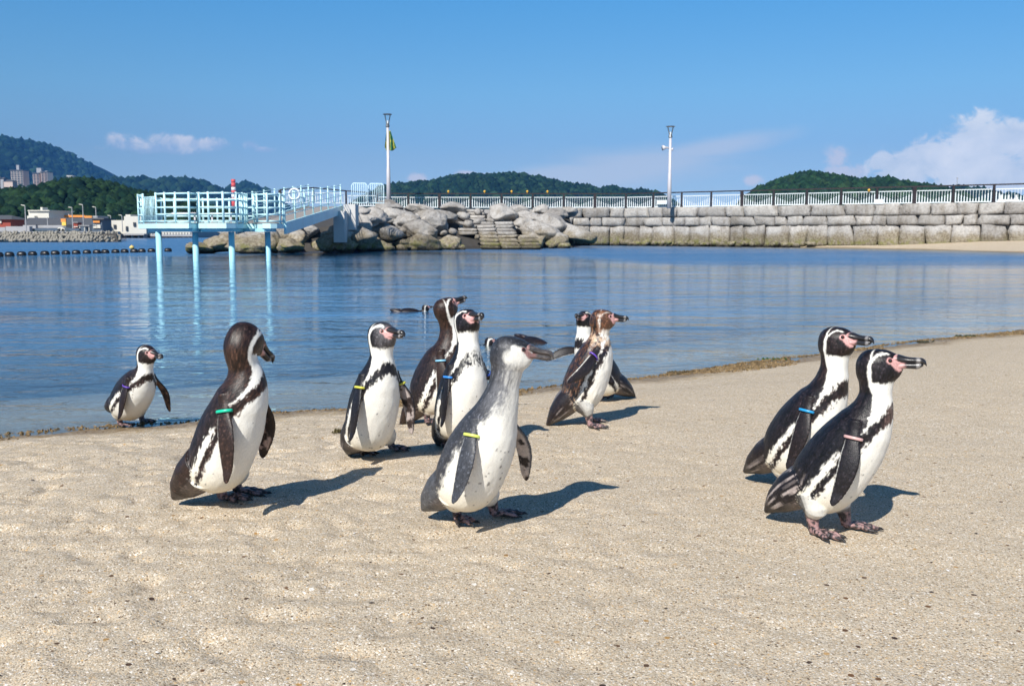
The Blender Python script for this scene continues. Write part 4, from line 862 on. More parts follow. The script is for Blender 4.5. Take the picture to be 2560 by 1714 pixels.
# concrete armour units in two staggered rows
tm = MB(); dirs = [Vector((0, 0, 1)), Vector((.94, 0, -.33)), Vector((-.47, .82, -.33)), Vector((-.47, -.82, -.33))]
for dv in dirs: tm.tube([dv * 0.0, dv * .95], [.34, .22], 8)
tme = tm.mesh('tetrapod', True); tme.materials.append(simple('armour_concrete', (.27, .25, .21), .9, .2, 2))
for row in range(2):
    for k in range(46):
        px = -12 + k * 7.0 + row * 3.4; d = 107.5 + row * 1.3 + max(0, (px - 230)) * .03
        if px > 306 - row * 6: continue
        o = bpy.data.objects.new('tetrapod', tme); COL.objects.link(o); o.location = (W(px, d), d, .22 + row * .50); o.rotation_euler = (rng.uniform(-.5, .3), rng.uniform(.3, .7), rng.uniform(0, 2.1)); s_ = rng.uniform(.50, .60); o.scale = (s_, s_, s_)
        tag(o, 'pale concrete armour block in the breakwater across the water', 'tetrapod', 'concrete armour blocks of the far breakwater')
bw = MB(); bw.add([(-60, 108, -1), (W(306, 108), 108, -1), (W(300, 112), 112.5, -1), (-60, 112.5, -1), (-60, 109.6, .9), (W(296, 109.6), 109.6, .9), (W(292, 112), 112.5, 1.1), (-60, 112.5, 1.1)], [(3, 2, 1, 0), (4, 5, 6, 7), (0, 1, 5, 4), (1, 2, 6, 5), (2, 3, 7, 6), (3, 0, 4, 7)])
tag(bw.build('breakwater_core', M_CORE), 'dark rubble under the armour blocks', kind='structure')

# ------------------------------------------------------------------ air
if HAZE > 0:
    hm = bpy.data.materials.new('haze'); hm.use_nodes = True; ht_ = NT(hm.node_tree); ht_.n.clear()
    vo = ht_.a('ShaderNodeVolumePrincipled', {'Color': (.12, .42, 1.0, 1), 'Density': HAZE, 'Anisotropy': .2}); oo = ht_.a('ShaderNodeOutputMaterial'); ht_.l.new(vo.outputs[0], oo.inputs['Volume'])
    tag(MB().box((0, 1400, 175), (11000, 5000, 370)).build('haze', hm), 'thin blue summer haze over the bay', kind='stuff')

# ------------------------------------------------------------------ penguins: anatomy, plumage, pose
HIP = 0.13
BODY_ROWS = np.array([  # height, back, front, half width, front pinch
 (.072, .006, .006, .006, 0), (.075, .030, .028, .030, 0), (.085, .058, .050, .055, 0), (.105, .084, .076, .079, 0),
 (.14, .101, .096, .093, 0), (.19, .108, .107, .099, 0), (.24, .106, .109, .099, 0), (.29, .098, .106, .096, 0),
 (.33, .088, .099, .090, 0), (.365, .076, .087, .080, 0), (.395, .061, .069, .065, 0), (.42, .052, .057, .053, 0),
 (.445, .045, .048, .0445, 0), (.468, .041, .042, .0395, 0), (.492, .043, .045, .0405, .05), (.513, .050, .060, .0445, .15),
 (.532, .052, .067, .0455, .30), (.549, .050, .068, .0445, .38), (.563, .044, .061, .040, .38), (.574, .034, .046, .031, .3),
 (.581, .021, .028, .019, .2), (.584, .004, .005, .004, 0)])
def catmull(rows, n):
    rows = np.asarray(rows, float); m = len(rows)
    d = np.r_[0, np.cumsum(np.linalg.norm(np.diff(rows[:, :4], axis=0), axis=1))]
    t = np.linspace(0, d[-1], n); out = np.empty((n, rows.shape[1]))
    for k in range(rows.shape[1]):                 # monotone cubic
        y = rows[:, k]; h = np.diff(d); s = np.diff(y) / h; g = np.zeros(m)
        for i in range(1, m - 1):
            if s[i - 1] * s[i] > 0: g[i] = 2 * s[i - 1] * s[i] / (s[i - 1] + s[i]) if True else 0
        g[0] = s[0]; g[-1] = s[-1]
        j = np.clip(np.searchsorted(d, t) - 1, 0, m - 2); u = (t - d[j]) / h[j]
        h00 = 2 * u**3 - 3 * u**2 + 1; h10 = u**3 - 2 * u**2 + u; h01 = -2 * u**3 + 3 * u**2; h11 = u**3 - u**2
        out[:, k] = h00 * y[j] + h10 * h[j] * g[j] + h01 * y[j + 1] + h11 * h[j] * g[j + 1]
    return out
def smooth(a, b, x):
    t = np.clip((x - a) / (b - a), 0, 1); return t * t * (3 - 2 * t)
def seg_dist(px, py, pts, sx=1.0):
    best = np.full(px.shape, 1e9)
    for (ax, ay), (bx, by) in zip(pts[:-1], pts[1:]):
        ax, bx = ax * sx, bx * sx; X = px * sx
        dx, dy = bx - ax, by - ay; t = np.clip(((X - ax) * dx + (py - ay) * dy) / (dx * dx + dy * dy + 1e-12), 0, 1)
        best = np.minimum(best, np.hypot(X - ax - t * dx, py - ay - t * dy))
    return best
def lerp(a, b, t): return a + (b - a) * t
def mixc(C, m, col_):
    m = m[:, None]; return C * (1 - m) + np.asarray(col_)[None, :3] * m if np.ndim(col_) == 1 else C * (1 - m) + col_ * m

BLACK = np.array((.007, .007, .010)); BROWN = np.array((.036, .017, .010)); WHITE = np.array((.80, .77, .70)); PINK = np.array((.58, .32, .30))

def plumage(X, Z, A, Y, kind):
    """colour of the feathers from rest coordinates: A = degrees away from the breast line"""
    P = np.stack([X, Y, Z], 1); seed = kind['seed']
    n1 = fbm(P * 55, 4, seed) - .5; n2 = fbm(P * np.array([300, 300, 70.]), 3, seed + 9) - .5; n3 = fbm(P * 18, 3, seed + 20) - .5
    jag = n1 * .018 + n2 * .026
    up = smooth(.40, .47, Z)
    sx = lerp(.0017, .00075, up)                      # metres per degree
    Zj = Z + jag; Aj = A + (n1 * 8 + n2 * 16) * lerp(1, .8, up)
    brown = np.clip((kind['brown'] + n3 * 1.2 * kind['brown'] ** .5) * lerp(.45, 1.1, smooth(.28, .40, Z)), 0, 1)
    dark = BLACK * (1 - brown[:, None]) + BROWN * brown[:, None]
    dark = dark * np.clip(1 + (n2 * 3.0 + n1 * 1.0), .3, 3)[:, None]
    C = np.tile(WHITE, (len(Z), 1)) * (1 + n3 * .08)[:, None]
    # faint yellowing towards the vent
    C = C * (1 - smooth(.22, .09, Z)[:, None] * np.array((.04, .10, .22)))
    # back edge
    bz = np.array([.07, .10, .16, .24, .30, .335, .37, .40, .43, .46, .49, .52, .56, .60])
    ba = np.array([114, 104, 96, 92, 85, 77, 73, 73, 78, 88, 98, 104, 104, 100.]) + kind.get('back', 0)
    edge = np.interp(Z, bz, ba)
    back = smooth(-2.0, 2.0, Aj - edge)
    if kind['type'] == 'young':
        g = np.array((.042, .043, .050)) * (1 + (n2 * 1.0 + n1 * .5))[:, None]
        e2 = np.interp(Z, [.07, .16, .28, .33, .37, .41, .46, .50, .54, .60], [104, 97, 92, 84, 78, 74, 80, 92, 88, 55])
        bk = smooth(-9, 9, A + n1 * 26 + n2 * 30 - e2)
        C = mixc(C, bk, g)
        nk = smooth(.38, .44, Z) * smooth(.535, .49, Z) * smooth(5, 70, A) * .66 + smooth(.39, .43, Z) * .14   # grey wash on the neck
        C = mixc(C, np.clip(nk * (1 + n2 * 1.6), 0, 1), np.array((.13, .13, .14)))
        cap = smooth(.560, .569, Z + n1 * .01 - (A - 60) * .00022); C = mixc(C, cap, g * .62)
        nape = smooth(112, 128, A + n2 * 20) * smooth(.38, .42, Z); C = mixc(C, nape * .8, g * .62)
        cheek = smooth(.022, .012, np.hypot(X - .005, (Z - .533) * .9)) * smooth(60, 75, A) * smooth(140, 118, A); C = mixc(C, cheek * .55, WHITE * .9)
    else:
        C = mixc(C, back, dark)
        # inverted horseshoe band: flanks and across the breast
        dz = kind.get('band', 0)
        pts = [(84, .085), (81, .12), (77, .17), (74, .23), (71, .285), (66, .335 + dz), (56, .378 + dz), (42, .408 + dz), (24, .424 + dz), (0, .428 + dz)]
        d = seg_dist(Aj, Zj, pts, .0015)
        hw = np.interp(Z, [.08, .20, .30, .36, .42], [.0085, .0095, .012, .0155, .0175]) * kind.get('bw', 1)
        band = smooth(.0022, -.0022, d - hw)
        thin = kind.get('thin', 0)
        if thin: band = band * (1 - thin * smooth(.05, -.05, n2 + n1 * .5 - .02) * smooth(60, 20, A))
        bc = dark * 1.0; bc = bc * (1 - .0) + np.array((.05, .02, .01)) * (kind.get('bandbrown', .3) * smooth(.0, .006, d - hw + .006))[:, None]
        if kind.get('bandgrey'): bc = mixc(bc, smooth(50, 20, A) * .8 * np.clip(.6 + n2 * 2, 0, 1), np.array((.14, .085, .07)))
        C = mixc(C, band, bc)
        # black patch in front of the flipper root
        C = mixc(C, smooth(.004, -.004, seg_dist(Aj, Zj, [(88, .345), (84, .31)], .0017) - .014), dark)
        # face
        tz = .497 + kind.get('face', 0)
        face = smooth(-.003, .003, Zj * .6 + Z * .4 - tz) * smooth(3, -3, Aj * .5 + A * .5 - 96)
        C = mixc(C, face, dark)
        lp = [(30, .573), (48, .575), (74, .571), (94, .557), (103, .54), (103, .515), (99, .49), (90, .475), (72, .468)]
        dl = seg_dist(Aj * .35 + A * .65, Z + jag * .25, lp, .00072)
        wl = kind.get('line', .0042) * np.interp(Z, [.48, .52, .568, .576], [1.45, 1.1, .8, .55])
        ln = smooth(.0014, -.0014, dl - wl) * smooth(.44, .46, Z)
        C = mixc(C, ln, WHITE)
        if kind.get('greyface'): C = mixc(C, face * (1 - ln) * kind['greyface'] * np.clip(.7 + n1 * 1.5, 0, 1) * smooth(.0, .04, X), np.array((.16, .15, .155)))
        # flecks in the crown
        fl = smooth(.15, .25, n2 * 1.2) * smooth(.5, .52, Z) * smooth(100, 110, A) * .0
    if kind['type'] == 'moult':
        n4 = fbm(P * np.array([110, 110, 45.]), 4, seed + 31) - .5; n5 = fbm(P * np.array([420, 420, 60.]), 2, seed + 41) - .5
        hood = smooth(.37, .41, Z)
        rust = np.array((.20, .085, .04)); buff = np.array((.60, .44, .30))
        C = mixc(C, smooth(.04, .13, n5 + n4 * .6) * smooth(.12, .18, Z) * smooth(84, 96, A) * .7, rust * .8)
        C = mixc(C, hood * np.clip(smooth(-.1, .12, n4 + n5 * .6) * smooth(25, 80, A) * .85, 0, 1), rust)
        C = mixc(C, smooth(.385, .42, Z) * smooth(.50, .45, Z) * smooth(-.02, .12, n4 - n5 * .7) * .9, buff)
        C = mixc(C, smooth(.19, .12, Z) * smooth(85, 105, A) * smooth(.06, .14, n5 + n4 * .4) * .8, buff)
        C = mixc(C, smooth(.04, .14, n4 + n5 * .3) * smooth(.21, .12, Z) * smooth(85, 100, A), rust * .7)
        C = mixc(C, smooth(.485, .50, Z) * smooth(95, 80, A) * .55, rust * .7)
    # pale streaks over the rump
    rs_ = kind.get('rump', .3)
    st = smooth(.0, .10, (fbm(np.stack([np.cos(np.radians(A)) * 15, Y * 150, Z * 12], 1), 3, seed + 55) - .5) + (rs_ - .6) * .35 - .035) * smooth(.19, .13, Z + n3 * .08) * smooth(95, 110, A) * rs_ * 1.1
    if kind['type'] != 'young': C = mixc(C, np.clip(st, 0, .85), np.array((.55, .46, .42)))
    # bare pink skin at the bill base and round the eye
    ex, ez = kind['eye'][0], kind['eye'][2]
    ya = np.abs(Y)
    pk = kind.get('pink', 1.0)
    lore = seg_dist(X, Z, [(ex + .004, ez - .001), (.060, .540)], 1.0) - np.interp(X, [ex, .060], [.0060, .0135]) * pk
    lore = np.minimum(lore, seg_dist(X, Z, [(.058, .570), (.050, .559)], 1.0) - .0048 * pk)
    m = smooth(.0016, -.0016, lore + jag * .12) * (ya > .006)
    m = np.maximum(m, smooth(.0015, -.0015, np.sqrt((X - ex)**2 + (ya - kind['eye'][1])**2 + (Z - ez)**2) - .0088 * min(pk, 1)))
    m = m * (X > 0) * (Z > .50)
    pc = PINK * (kind.get('pinkdark', 1.0)) * (1 + n1 * .5)[:, None]
    C = mixc(C, m, pc)
    # breast spots
    r2 = np.random.default_rng(seed + 3)
    for _ in range(kind.get('spots', 26)):
        sa, sz, sr = r2.uniform(-66, 66), r2.uniform(.10, .345), r2.uniform(.0012, .0026) * kind.get('spotsize', 1)
        An = np.degrees(np.arctan2(Y, X))
        dd = np.hypot((An - sa) * .00175, (Z - sz) * .85) + n1 * .002
        C = mixc(C, smooth(.0012, -.0008, dd - sr) * (A < 74) * kind.get('spotdark', .9), np.array((.05, .04, .04)))
    return np.clip(C, .004, .85)

def grid_faces(nr, nc):
    i = np.arange(nr - 1)[:, None]; k = np.arange(nc)[None, :]; k2 = (k + 1) % nc
    return np.stack([(i * nc + k), (i * nc + k2), ((i + 1) * nc + k2), ((i + 1) * nc + k)], -1).reshape(-1, 4)
def shell(V, nr, nc, ccw=True):
    """grid of rings closed by two centre points"""
    Fq = grid_faces(nr, nc); n = nr * nc
    a = V[:nc].mean(0); b = V[(nr - 1) * nc:].mean(0)
    V = np.vstack([V, a, b]); k = np.arange(nc); k2 = (k + 1) % nc
    T0 = np.stack([k2, k, np.full(nc, n), np.full(nc, n)], 1); base = (nr - 1) * nc
    T1 = np.stack([base + k, base + k2, np.full(nc, n + 1), np.full(nc, n + 1)], 1)
    return V, Fq, T0[:, :3], T1[:, :3]
def loft(P0, dirs, e, m, half_c, half_t, nc=28, off=None):
    """flattened tube: P0 ring centres, e chord direction, m thickness direction"""
    nr = len(P0); th = 2 * np.pi * np.arange(nc) / nc
    V = P0[:, None, :] + e[:, None, :] * (half_c[:, None] * np.cos(th))[:, :, None] + m[:, None, :] * (half_t[:, None] * np.sin(th))[:, :, None]
    return V.reshape(-1, 3), np.tile(th, nr)
class Flesh:
    def __init__(s): s.V = []; s.Q = []; s.T = []; s.C = []; s.R = []; s.n = 0
    def add(s, V, nr, nc, C, rest):
        V2, Fq, T0, T1 = shell(V, nr, nc)
        C = np.vstack([C, C[:nc].mean(0), C[-nc:].mean(0)]); rest = np.vstack([rest, rest[:nc].mean(0), rest[-nc:].mean(0)])
        s.Q.append(Fq + s.n); s.T += [T0 + s.n, T1 + s.n]; s.V.append(V2); s.C.append(C); s.R.append(rest); s.n += len(V2)
def rotm(psi, al, roll=0.0):
    c, s = math.cos(psi), math.sin(psi); A = np.array([[c, -s, 0], [s, c, 0], [0, 0, 1]])
    c, s = math.cos(al), math.sin(al); B = np.array([[c, 0, s], [0, 1, 0], [-s, 0, c]])
    c, s = math.cos(roll), math.sin(roll); Q = np.array([[1, 0, 0], [0, c, -s], [0, s, c]])
    return A @ B @ Q
HEAD_MAT_CACHE = {}
def body_surface(xa, z):
    """half width of the head/torso surface at rest position (x, z)"""
    r = [np.interp(z, BODY_ROWS[:, 0], BODY_ROWS[:, k]) for k in range(1, 5)]
    c = np.clip(xa / (r[1] if xa > 0 else r[0]), -1, 1); s = math.sqrt(1 - c * c)
    return r[2] * s * (1 - r[3] * max(0, c) ** 2)

def build_penguin(name, label, cat, group, pose, kind, feet=None, voxel=.0026, ring=None):
    P = dict(pose); s = P['s']; D = math.radians
    psi, al, be, ga = D(P['psi']), D(P['al']), D(P['be']), D(P['ga'])
    nk = P.get('n', 1.0); hroll = D(P.get('hroll', 0)); broll = D(P.get('broll', 0)); z0w = P.get('w0', .35); z1w = P.get('w1', .50)
    curl = D(P.get('curl', 0)); hp = D(P.get('hp', 0))
    def rot(z):
        t = min(max((z - z0w) / (z1w - z0w), 0), 1); wv = t * t * (3 - 2 * t)
        bump = math.sin(math.pi * t)
        return rotm(psi + wv * ga, lerp(al, be, wv) + curl * bump + hp * float(smooth(.475, .53, z)), lerp(broll, hroll, wv))
    zz = np.arange(HIP, .6001, .002); cs = [np.zeros(3)]; Rs = [rot(HIP)]
    for i in range(1, len(zz)):
        zm = (zz[i] + zz[i - 1]) / 2; k = nk if .38 < zm < .49 else 1
        cs.append(cs[-1] + rot(zm) @ np.array([0, 0, .002 * k])); Rs.append(rot(zz[i]))
    cs = np.array(cs); Rs = np.array(Rs); R0 = rot(HIP)
    hip = np.array([P['x'], P['y'], P['z0'] + P['hz'] * s])
    def place(V):
        V = np.asarray(V, float); z = V[:, 2]; zc = np.clip(z, HIP, .598)
        f = (zc - HIP) / .002; i = np.clip(f.astype(int), 0, len(zz) - 2); f = (f - i)[:, None]
        C = cs[i] * (1 - f) + cs[i + 1] * f; R = Rs[i] * (1 - f)[:, :, None] + Rs[i + 1] * f[:, :, None]
        L = np.stack([V[:, 0], V[:, 1], z - zc], 1)
        return hip + s * (C + np.einsum('nij,nj->ni', R, L))
    if feet: base = np.array([(feet[0][0][0] + feet[1][0][0]) / 2, (feet[0][0][1] + feet[1][0][1]) / 2, (feet[0][0][2] + feet[1][0][2]) / 2])
    else: base = hip.copy()
    kind = dict(kind); ex, ez = .039, .556; ey = body_surface(ex, ez); kind['eye'] = (ex, ey, ez)
    fl = Flesh()
    # torso, neck and head
    fat = P.get('fat', 1.0)
    rows = catmull(BODY_ROWS, 300); nc = 220; nr = len(rows)
    th = 2 * np.pi * np.arange(nc) / nc; co, si = np.cos(th), np.sin(th)
    z = rows[:, 0][:, None]; pinch = rows[:, 4][:, None]; fz = 1 + (fat - 1) * smooth(.42, .34, z)
    X = np.where(co > 0, rows[:, 2][:, None] * co, rows[:, 1][:, None] * co) * fz
    Y = rows[:, 3][:, None] * si * (1 - pinch * np.maximum(0, co) ** 2) * fz
    Z = np.repeat(z, nc, 1)
    V = np.stack([X.ravel(), Y.ravel(), Z.ravel()], 1); A = np.abs(np.degrees(np.arctan2(V[:, 1] / 1.0, V[:, 0])))
    C = plumage(V[:, 0], V[:, 2], A, V[:, 1], kind)
    # soft feather relief
    Pn = fbm(V * np.array([60, 60, 25.]), 3, kind['seed'] + 70) - .5
    rad = np.stack([V[:, 0], V[:, 1], np.zeros(len(V))], 1); rad /= np.linalg.norm(rad, axis=1)[:, None] + 1e-6
    Vd = V + rad * (Pn * P.get('ruffle', .003) * smooth(.578, .565, V[:, 2]))[:, None]
    fl.add(place(Vd), nr, nc, C, V)
    dark = BLACK * (1 - kind['brown']) + BROWN * kind['brown']
    if kind['type'] == 'young': dark = np.array((.07, .072, .08))
    white = WHITE
    # rump and tail
    tl = P.get('tail', 1.0)
    m_ = 26; t = np.linspace(0, 1, m_)
    c0 = np.array([-.028, 0, .145]); c1 = np.array([-.075, 0, .040]); c2 = np.array([-.104 + P.get('tx', 0), 0, -.040 + P.get('tz', 0)])
    cen = ((1 - t)**2)[:, None] * c0 + (2 * t * (1 - t))[:, None] * c1 + (t**2)[:, None] * c2
    hw = np.interp(t, [0, .3, .6, .8, .95, 1], [.082, .077, .060, .038, .022, .014]); ht = np.interp(t, [0, .3, .6, .8, .95, 1], [.064, .059, .042, .024, .011, .006])
    dd = np.gradient(cen, axis=0); dd /= np.linalg.norm(dd, axis=1)[:, None]; ev = np.tile([0, 1., 0], (m_, 1)); mv = np.cross(dd, ev)
    V, tt = loft(cen, dd, ev, mv, hw, ht, 48)
    tv = np.repeat(t, 48); under = np.sin(tt) * (1 if mv[0][0] > 0 else -1)
    n2 = fbm(np.stack([np.cos(tt) * 15, np.sin(tt) * 15, tv * 1.6], 1), 3, kind['seed'] + 5) - .5
    Ct = np.tile(dark, (len(V), 1)) * (1 + n2 * .8)[:, None]
    rsr = kind.get('rump', .3)
    Ct = mixc(Ct, np.clip(smooth(.0, .10, n2 + (rsr - .5) * .35 - .05) * rsr * 1.1 * smooth(.85, .6, tv), 0, .8), np.array((.55, .46, .42)) if kind['type'] != 'young' else np.array((.2, .2, .2)))
    Ct = mixc(Ct, smooth(.3, .7, under) * smooth(.6, .3, tv) * .55, np.array((.20, .16, .14)))
    fl.add(place(V), m_, 48, Ct, V)
    # legs and feet
    if feet:
        for side, (hl, toe) in zip((-1, 1), feet):
            hl = np.array(hl, float); toe = np.array(toe, float)
            fd = toe - hl; fd[2] = 0; fd /= np.linalg.norm(fd) + 1e-9
            slope = (toe[2] - hl[2]) / (np.linalg.norm((toe - hl)[:2]) + 1e-9); slope = max(-.3, min(.3, slope))
            fd = np.array([fd[0], fd[1], slope]); sd = np.array([-fd[1], fd[0], 0])
            lr = place(np.array([[.0, side * .045, .135]]))[0]
            ank = hl + np.array([0, 0, .055 * s]) - fd * .006 * s
            knee = lerp(lr, ank, .5) + R0 @ np.array([.012, side * .004, 0]) * s
            pts = np.array([lerp(lr, knee, 0), knee, lerp(knee, ank, .6), ank, hl + np.array([0, 0, .03 * s]), hl + np.array([0, 0, .012 * s]) + fd * .004 * s])
            rr = np.array([.050, .040, .029, .0195, .0155, .015]) * s
            tq = np.linspace(0, len(pts) - 1, 26); iv = np.minimum(tq.astype(int), len(pts) - 2); fr_ = (tq - iv)[:, None]
            cen = pts[iv] * (1 - fr_) + pts[iv + 1] * fr_; rad_ = np.interp(tq, np.arange(len(pts)), rr)
            dv = np.gradient(cen, axis=0); dv /= np.linalg.norm(dv, axis=1)[:, None]
            e1 = np.cross(dv, np.tile(sd, (26, 1))); e1 /= np.linalg.norm(e1, axis=1)[:, None]; e2 = np.cross(dv, e1)
            V, tt = loft(cen, dv, e1, e2, rad_, rad_ * .9, 28)
            tv = np.repeat(tq, 28) + (fbm(V * 90, 2, 3) - .5) * .5
            nn = fbm(V * 120, 3, 12) - .5; outer = np.einsum('nj,j->n', V - np.repeat(cen, 28, 0), R0 @ np.array([0, side * 1., 0]))
            skin = np.tile(np.array((.34, .20, .19)), (len(V), 1)); skin = mixc(skin, smooth(-.06, .05, nn + .01), np.array((.035, .028, .030)))
            thigh = np.tile(white * (.8 if kind['type'] != 'moult' else .6), (len(V), 1)); 
            if kind['type'] != 'young': thigh = mixc(thigh, smooth(2.3, 2.9, tv) * .85, dark * 2)
            rearf = np.einsum('nj,j->n', V - np.repeat(cen, 28, 0), R0 @ np.array([1., 0, 0]))
            thigh = mixc(thigh, smooth(.0, -.015, rearf) * (.9 if kind['type'] != 'young' else .5), dark)
            Cl = thigh * (1 - smooth(2.9, 3.15, tv))[:, None] + skin * smooth(2.9, 3.15, tv)[:, None]
            fl.add(V, 26, 28, Cl, (V - hip) * .9)
            L = .088 * s; b0 = hl + np.array([0, 0, .011 * s])
            ends = []
            for ang, ln in ((-21 * side, .86), (1, 1.0), (24 * side, .80)):
                ca, sa_ = math.cos(D(ang)), math.sin(D(ang)); tdv = fd * ca + sd * sa_
                q = np.linspace(0, 1, 16); ce = b0 + tdv * (L * ln) * q[:, None]
                ce[:, 2] += (.006 * np.sin(q * math.pi * .9) - .004 * q) * s
                rd = (.0105 - .0030 * q + .0012 * np.sin(q * 18)) * s
                e1 = np.tile(np.cross(tdv, [0, 0, 1.]), (16, 1)); e1 /= np.linalg.norm(e1[0]); e2 = np.tile([0, 0, 1.], (16, 1))
                V, tt = loft(ce, None, e1, e2, rd, rd * .85, 14)
                nn = fbm(V * 130, 3, 14) - .5; Cf = np.tile(np.array((.34, .21, .20)), (len(V), 1)); Cf = mixc(Cf, smooth(-.07, .03, nn), np.array((.03, .026, .028)))
                fl.add(V, 16, 14, Cf, (V - hip) * .9)
                q = np.linspace(0, 1, 7); c_ = ce[-1] + tdv * (.019 * s) * q[:, None]; c_[:, 2] += (.004 * np.sin(q * 2.2) - .008 * q ** 1.5) * s
                rd = np.interp(q, [0, .5, 1], [.0052, .0038, .0014]) * s
                V, tt = loft(c_, None, e1[:7], e2[:7], rd, rd, 10); fl.add(V, 7, 10, np.tile((.02, .018, .018), (len(V), 1)), (V - hip) * .9)
                ends.append(b0 + tdv * (L * ln * .72))
            for k in (0, 1):   # web
                a_, b_ = ends[k], ends[k + 1]; q = np.linspace(.03, 1, 10)
                ce = b0 + ((a_ + b_) / 2 - b0) * q[:, None]; e1 = np.tile((b_ - a_) / (np.linalg.norm(b_ - a_) + 1e-9), (10, 1)); hc = np.linalg.norm(b_ - a_) / 2 * q
                ce[:, 2] -= .001 * s
                V, tt = loft(ce, None, e1, np.tile([0, 0, 1.], (10, 1)), hc, np.full(10, .0042 * s), 16)
                fl.add(V, 10, 16, np.tile((.05, .036, .038), (len(V), 1)), (V - hip) * .9)
    # flippers
    bands = []
    for side, key in ((-1, 'R'), (1, 'L')):
        sw, ab, tw = P.get(key, (5, 12, 0))[:3]; bow = P.get(key, (5, 12, 0, 0))[3] if len(P.get(key, (5, 12, 0))) > 3 else 0
        sw, ab, tw = D(sw), D(ab), D(tw)
        d = np.array([math.sin(sw) * math.cos(ab), side * math.sin(ab), -math.cos(sw) * math.cos(ab)])
        e = np.array([1., 0, 0]) - d * d[0]; e /= np.linalg.norm(e); mm = np.cross(d, e)
        if mm[1] * side < 0: mm = -mm
        e, mm = e * math.cos(tw) + mm * math.sin(tw), mm * math.cos(tw) - e * math.sin(tw)
        Lf = .212 * P.get('fl', 1.0); nf = 46; q = np.linspace(-.12, 1, nf)
        root = np.array([.004, side * .074 * fat, .368 - HIP])
        curve = .010 * np.sin(np.clip(q, 0, 1) * math.pi) ** 1.3 - .014 * np.clip(q, 0, 1) ** 2
        ce = root + d * (Lf * q)[:, None] + e * curve[:, None] + mm * (.012 * np.sin(np.clip(q * 1.2, 0, 1) * math.pi) + D(bow) * Lf * np.clip(q, 0, 1) ** 2)[:, None]
        hc = np.interp(q, [-.12, 0, .10, .2, .3, .45, .6, .75, .88, .95, .985, 1], [.018, .018, .0185, .022, .0262, .0275, .0255, .0215, .016, .0115, .007, .003])
        htk = np.interp(q, [-.12, 0, .12, .3, .6, .9, 1], [.014, .012, .0085, .0065, .0048, .0034, .002])
        nfc = 44; V, tt = loft(ce, None, np.tile(e, (nf, 1)), np.tile(mm, (nf, 1)), hc, htk, nfc)
        V[:, 2] += HIP
        Vp = hip + s * ((V - np.array([0, 0, HIP])) @ R0.T)
        qv = np.repeat(q, nfc); ch = np.cos(tt); out = np.sin(tt)
        nn = fbm(V * 110, 3, kind['seed'] + 8) - .5; nm = fbm(V * 45, 3, kind['seed'] + 18) - .5
        Cf = np.tile(dark if kind['type'] != 'young' else np.array((.045, .047, .055)), (len(V), 1)) * (1 + nn * .5)[:, None]
        inner = np.tile(np.array(kind.get('inner', (.42, .30, .26))), (len(V), 1)) * (1 + nn * .5)[:, None]
        inner = mixc(inner, smooth(-.02, .10, nm + kind.get('innerdark', .02)), np.array((.03, .02, .018)))
        inner = mixc(inner, smooth(.6, .85, ch), dark); 
        Cf = mixc(Cf, smooth(.1, -.25, out), inner)
        Cf = mixc(Cf, smooth(-.86, -.93, ch + nn * .06) * smooth(.12, .22, qv) * smooth(.97, .9, qv), WHITE * .8)
        fl.add(Vp, nf, nfc, Cf, V)
        bands.append((hip + s * (R0 @ (ce[np.argmin(abs(q - .095))])), R0 @ d, R0 @ e, R0 @ mm))
    V = np.vstack(fl.V) - base; C = np.vstack(fl.C); Rr = np.vstack(fl.R)
    polys = np.vstack(fl.Q); tris = np.vstack(fl.T)
    me = bpy.data.meshes.new('tmp')
    me.vertices.add(len(V)); me.vertices.foreach_set('co', V.astype(np.float32).ravel())
    li = np.concatenate([polys.ravel(), tris.ravel()]).astype(np.int32)
    me.loops.add(len(li)); me.loops.foreach_set('vertex_index', li)
    ls = np.concatenate([np.arange(0, polys.size, 4), polys.size + np.arange(0, tris.size, 3)]).astype(np.int32)
    me.polygons.add(len(ls)); me.polygons.foreach_set('loop_start', ls); me.update(calc_edges=True)
    tmp = bpy.data.objects.new('tmp', me); COL.objects.link(tmp)
    rm = tmp.modifiers.new('r', 'REMESH'); rm.mode = 'VOXEL'; rm.voxel_size = voxel * s; rm.use_smooth_shade = True
    dg = bpy.context.evaluated_depsgraph_get(); ev = tmp.evaluated_get(dg)
    new = bpy.data.meshes.new_from_object(ev); new.name = 'body'
    bpy.data.objects.remove(tmp); bpy.data.meshes.remove(me)
    n = len(new.vertices); W = np.empty(n * 3, np.float32); new.vertices.foreach_get('co', W); W = W.reshape(-1, 3).astype(float)
    E = np.empty(len(new.edges) * 2, np.int32); new.edges.foreach_get('vertices', E); E = E.reshape(-1, 2)
    deg = np.bincount(E.ravel(), minlength=n)[:, None].astype(float)
    for lam in (.55, -.52, .5, -.5, .4):
        acc = np.zeros((n, 3))
        for k in range(3):
            acc[:, k] = np.bincount(E[:, 0], W[E[:, 1], k], n) + np.bincount(E[:, 1], W[E[:, 0], k], n)
        W = W + lam * (acc / np.maximum(deg, 1) - W)
    new.vertices.foreach_set('co', W.astype(np.float32).ravel())
    kd = KDTree(len(V))
    for i, v in enumerate(V.tolist()): kd.insert(v, i)
    kd.balance(); idx = np.fromiter((kd.find(v)[1] for v in W.tolist()), int, n)
    Cn = C[idx]; Rn = Rr[idx]
    for _ in range(1):
        acc = np.zeros((n, 3))
        for k in range(3): acc[:, k] = np.bincount(E[:, 0], Cn[E[:, 1], k], n) + np.bincount(E[:, 1], Cn[E[:, 0], k], n)
        Cn = Cn * .72 + .28 * acc / np.maximum(deg, 1)
    set_col(new, Cn); set_col(new, Rn, 'Rest')
    new.polygons.foreach_set('use_smooth', np.ones(len(new.polygons), bool))
    new.materials.clear(); new.update()
    root = tag(empty(name, base), label, cat, group)
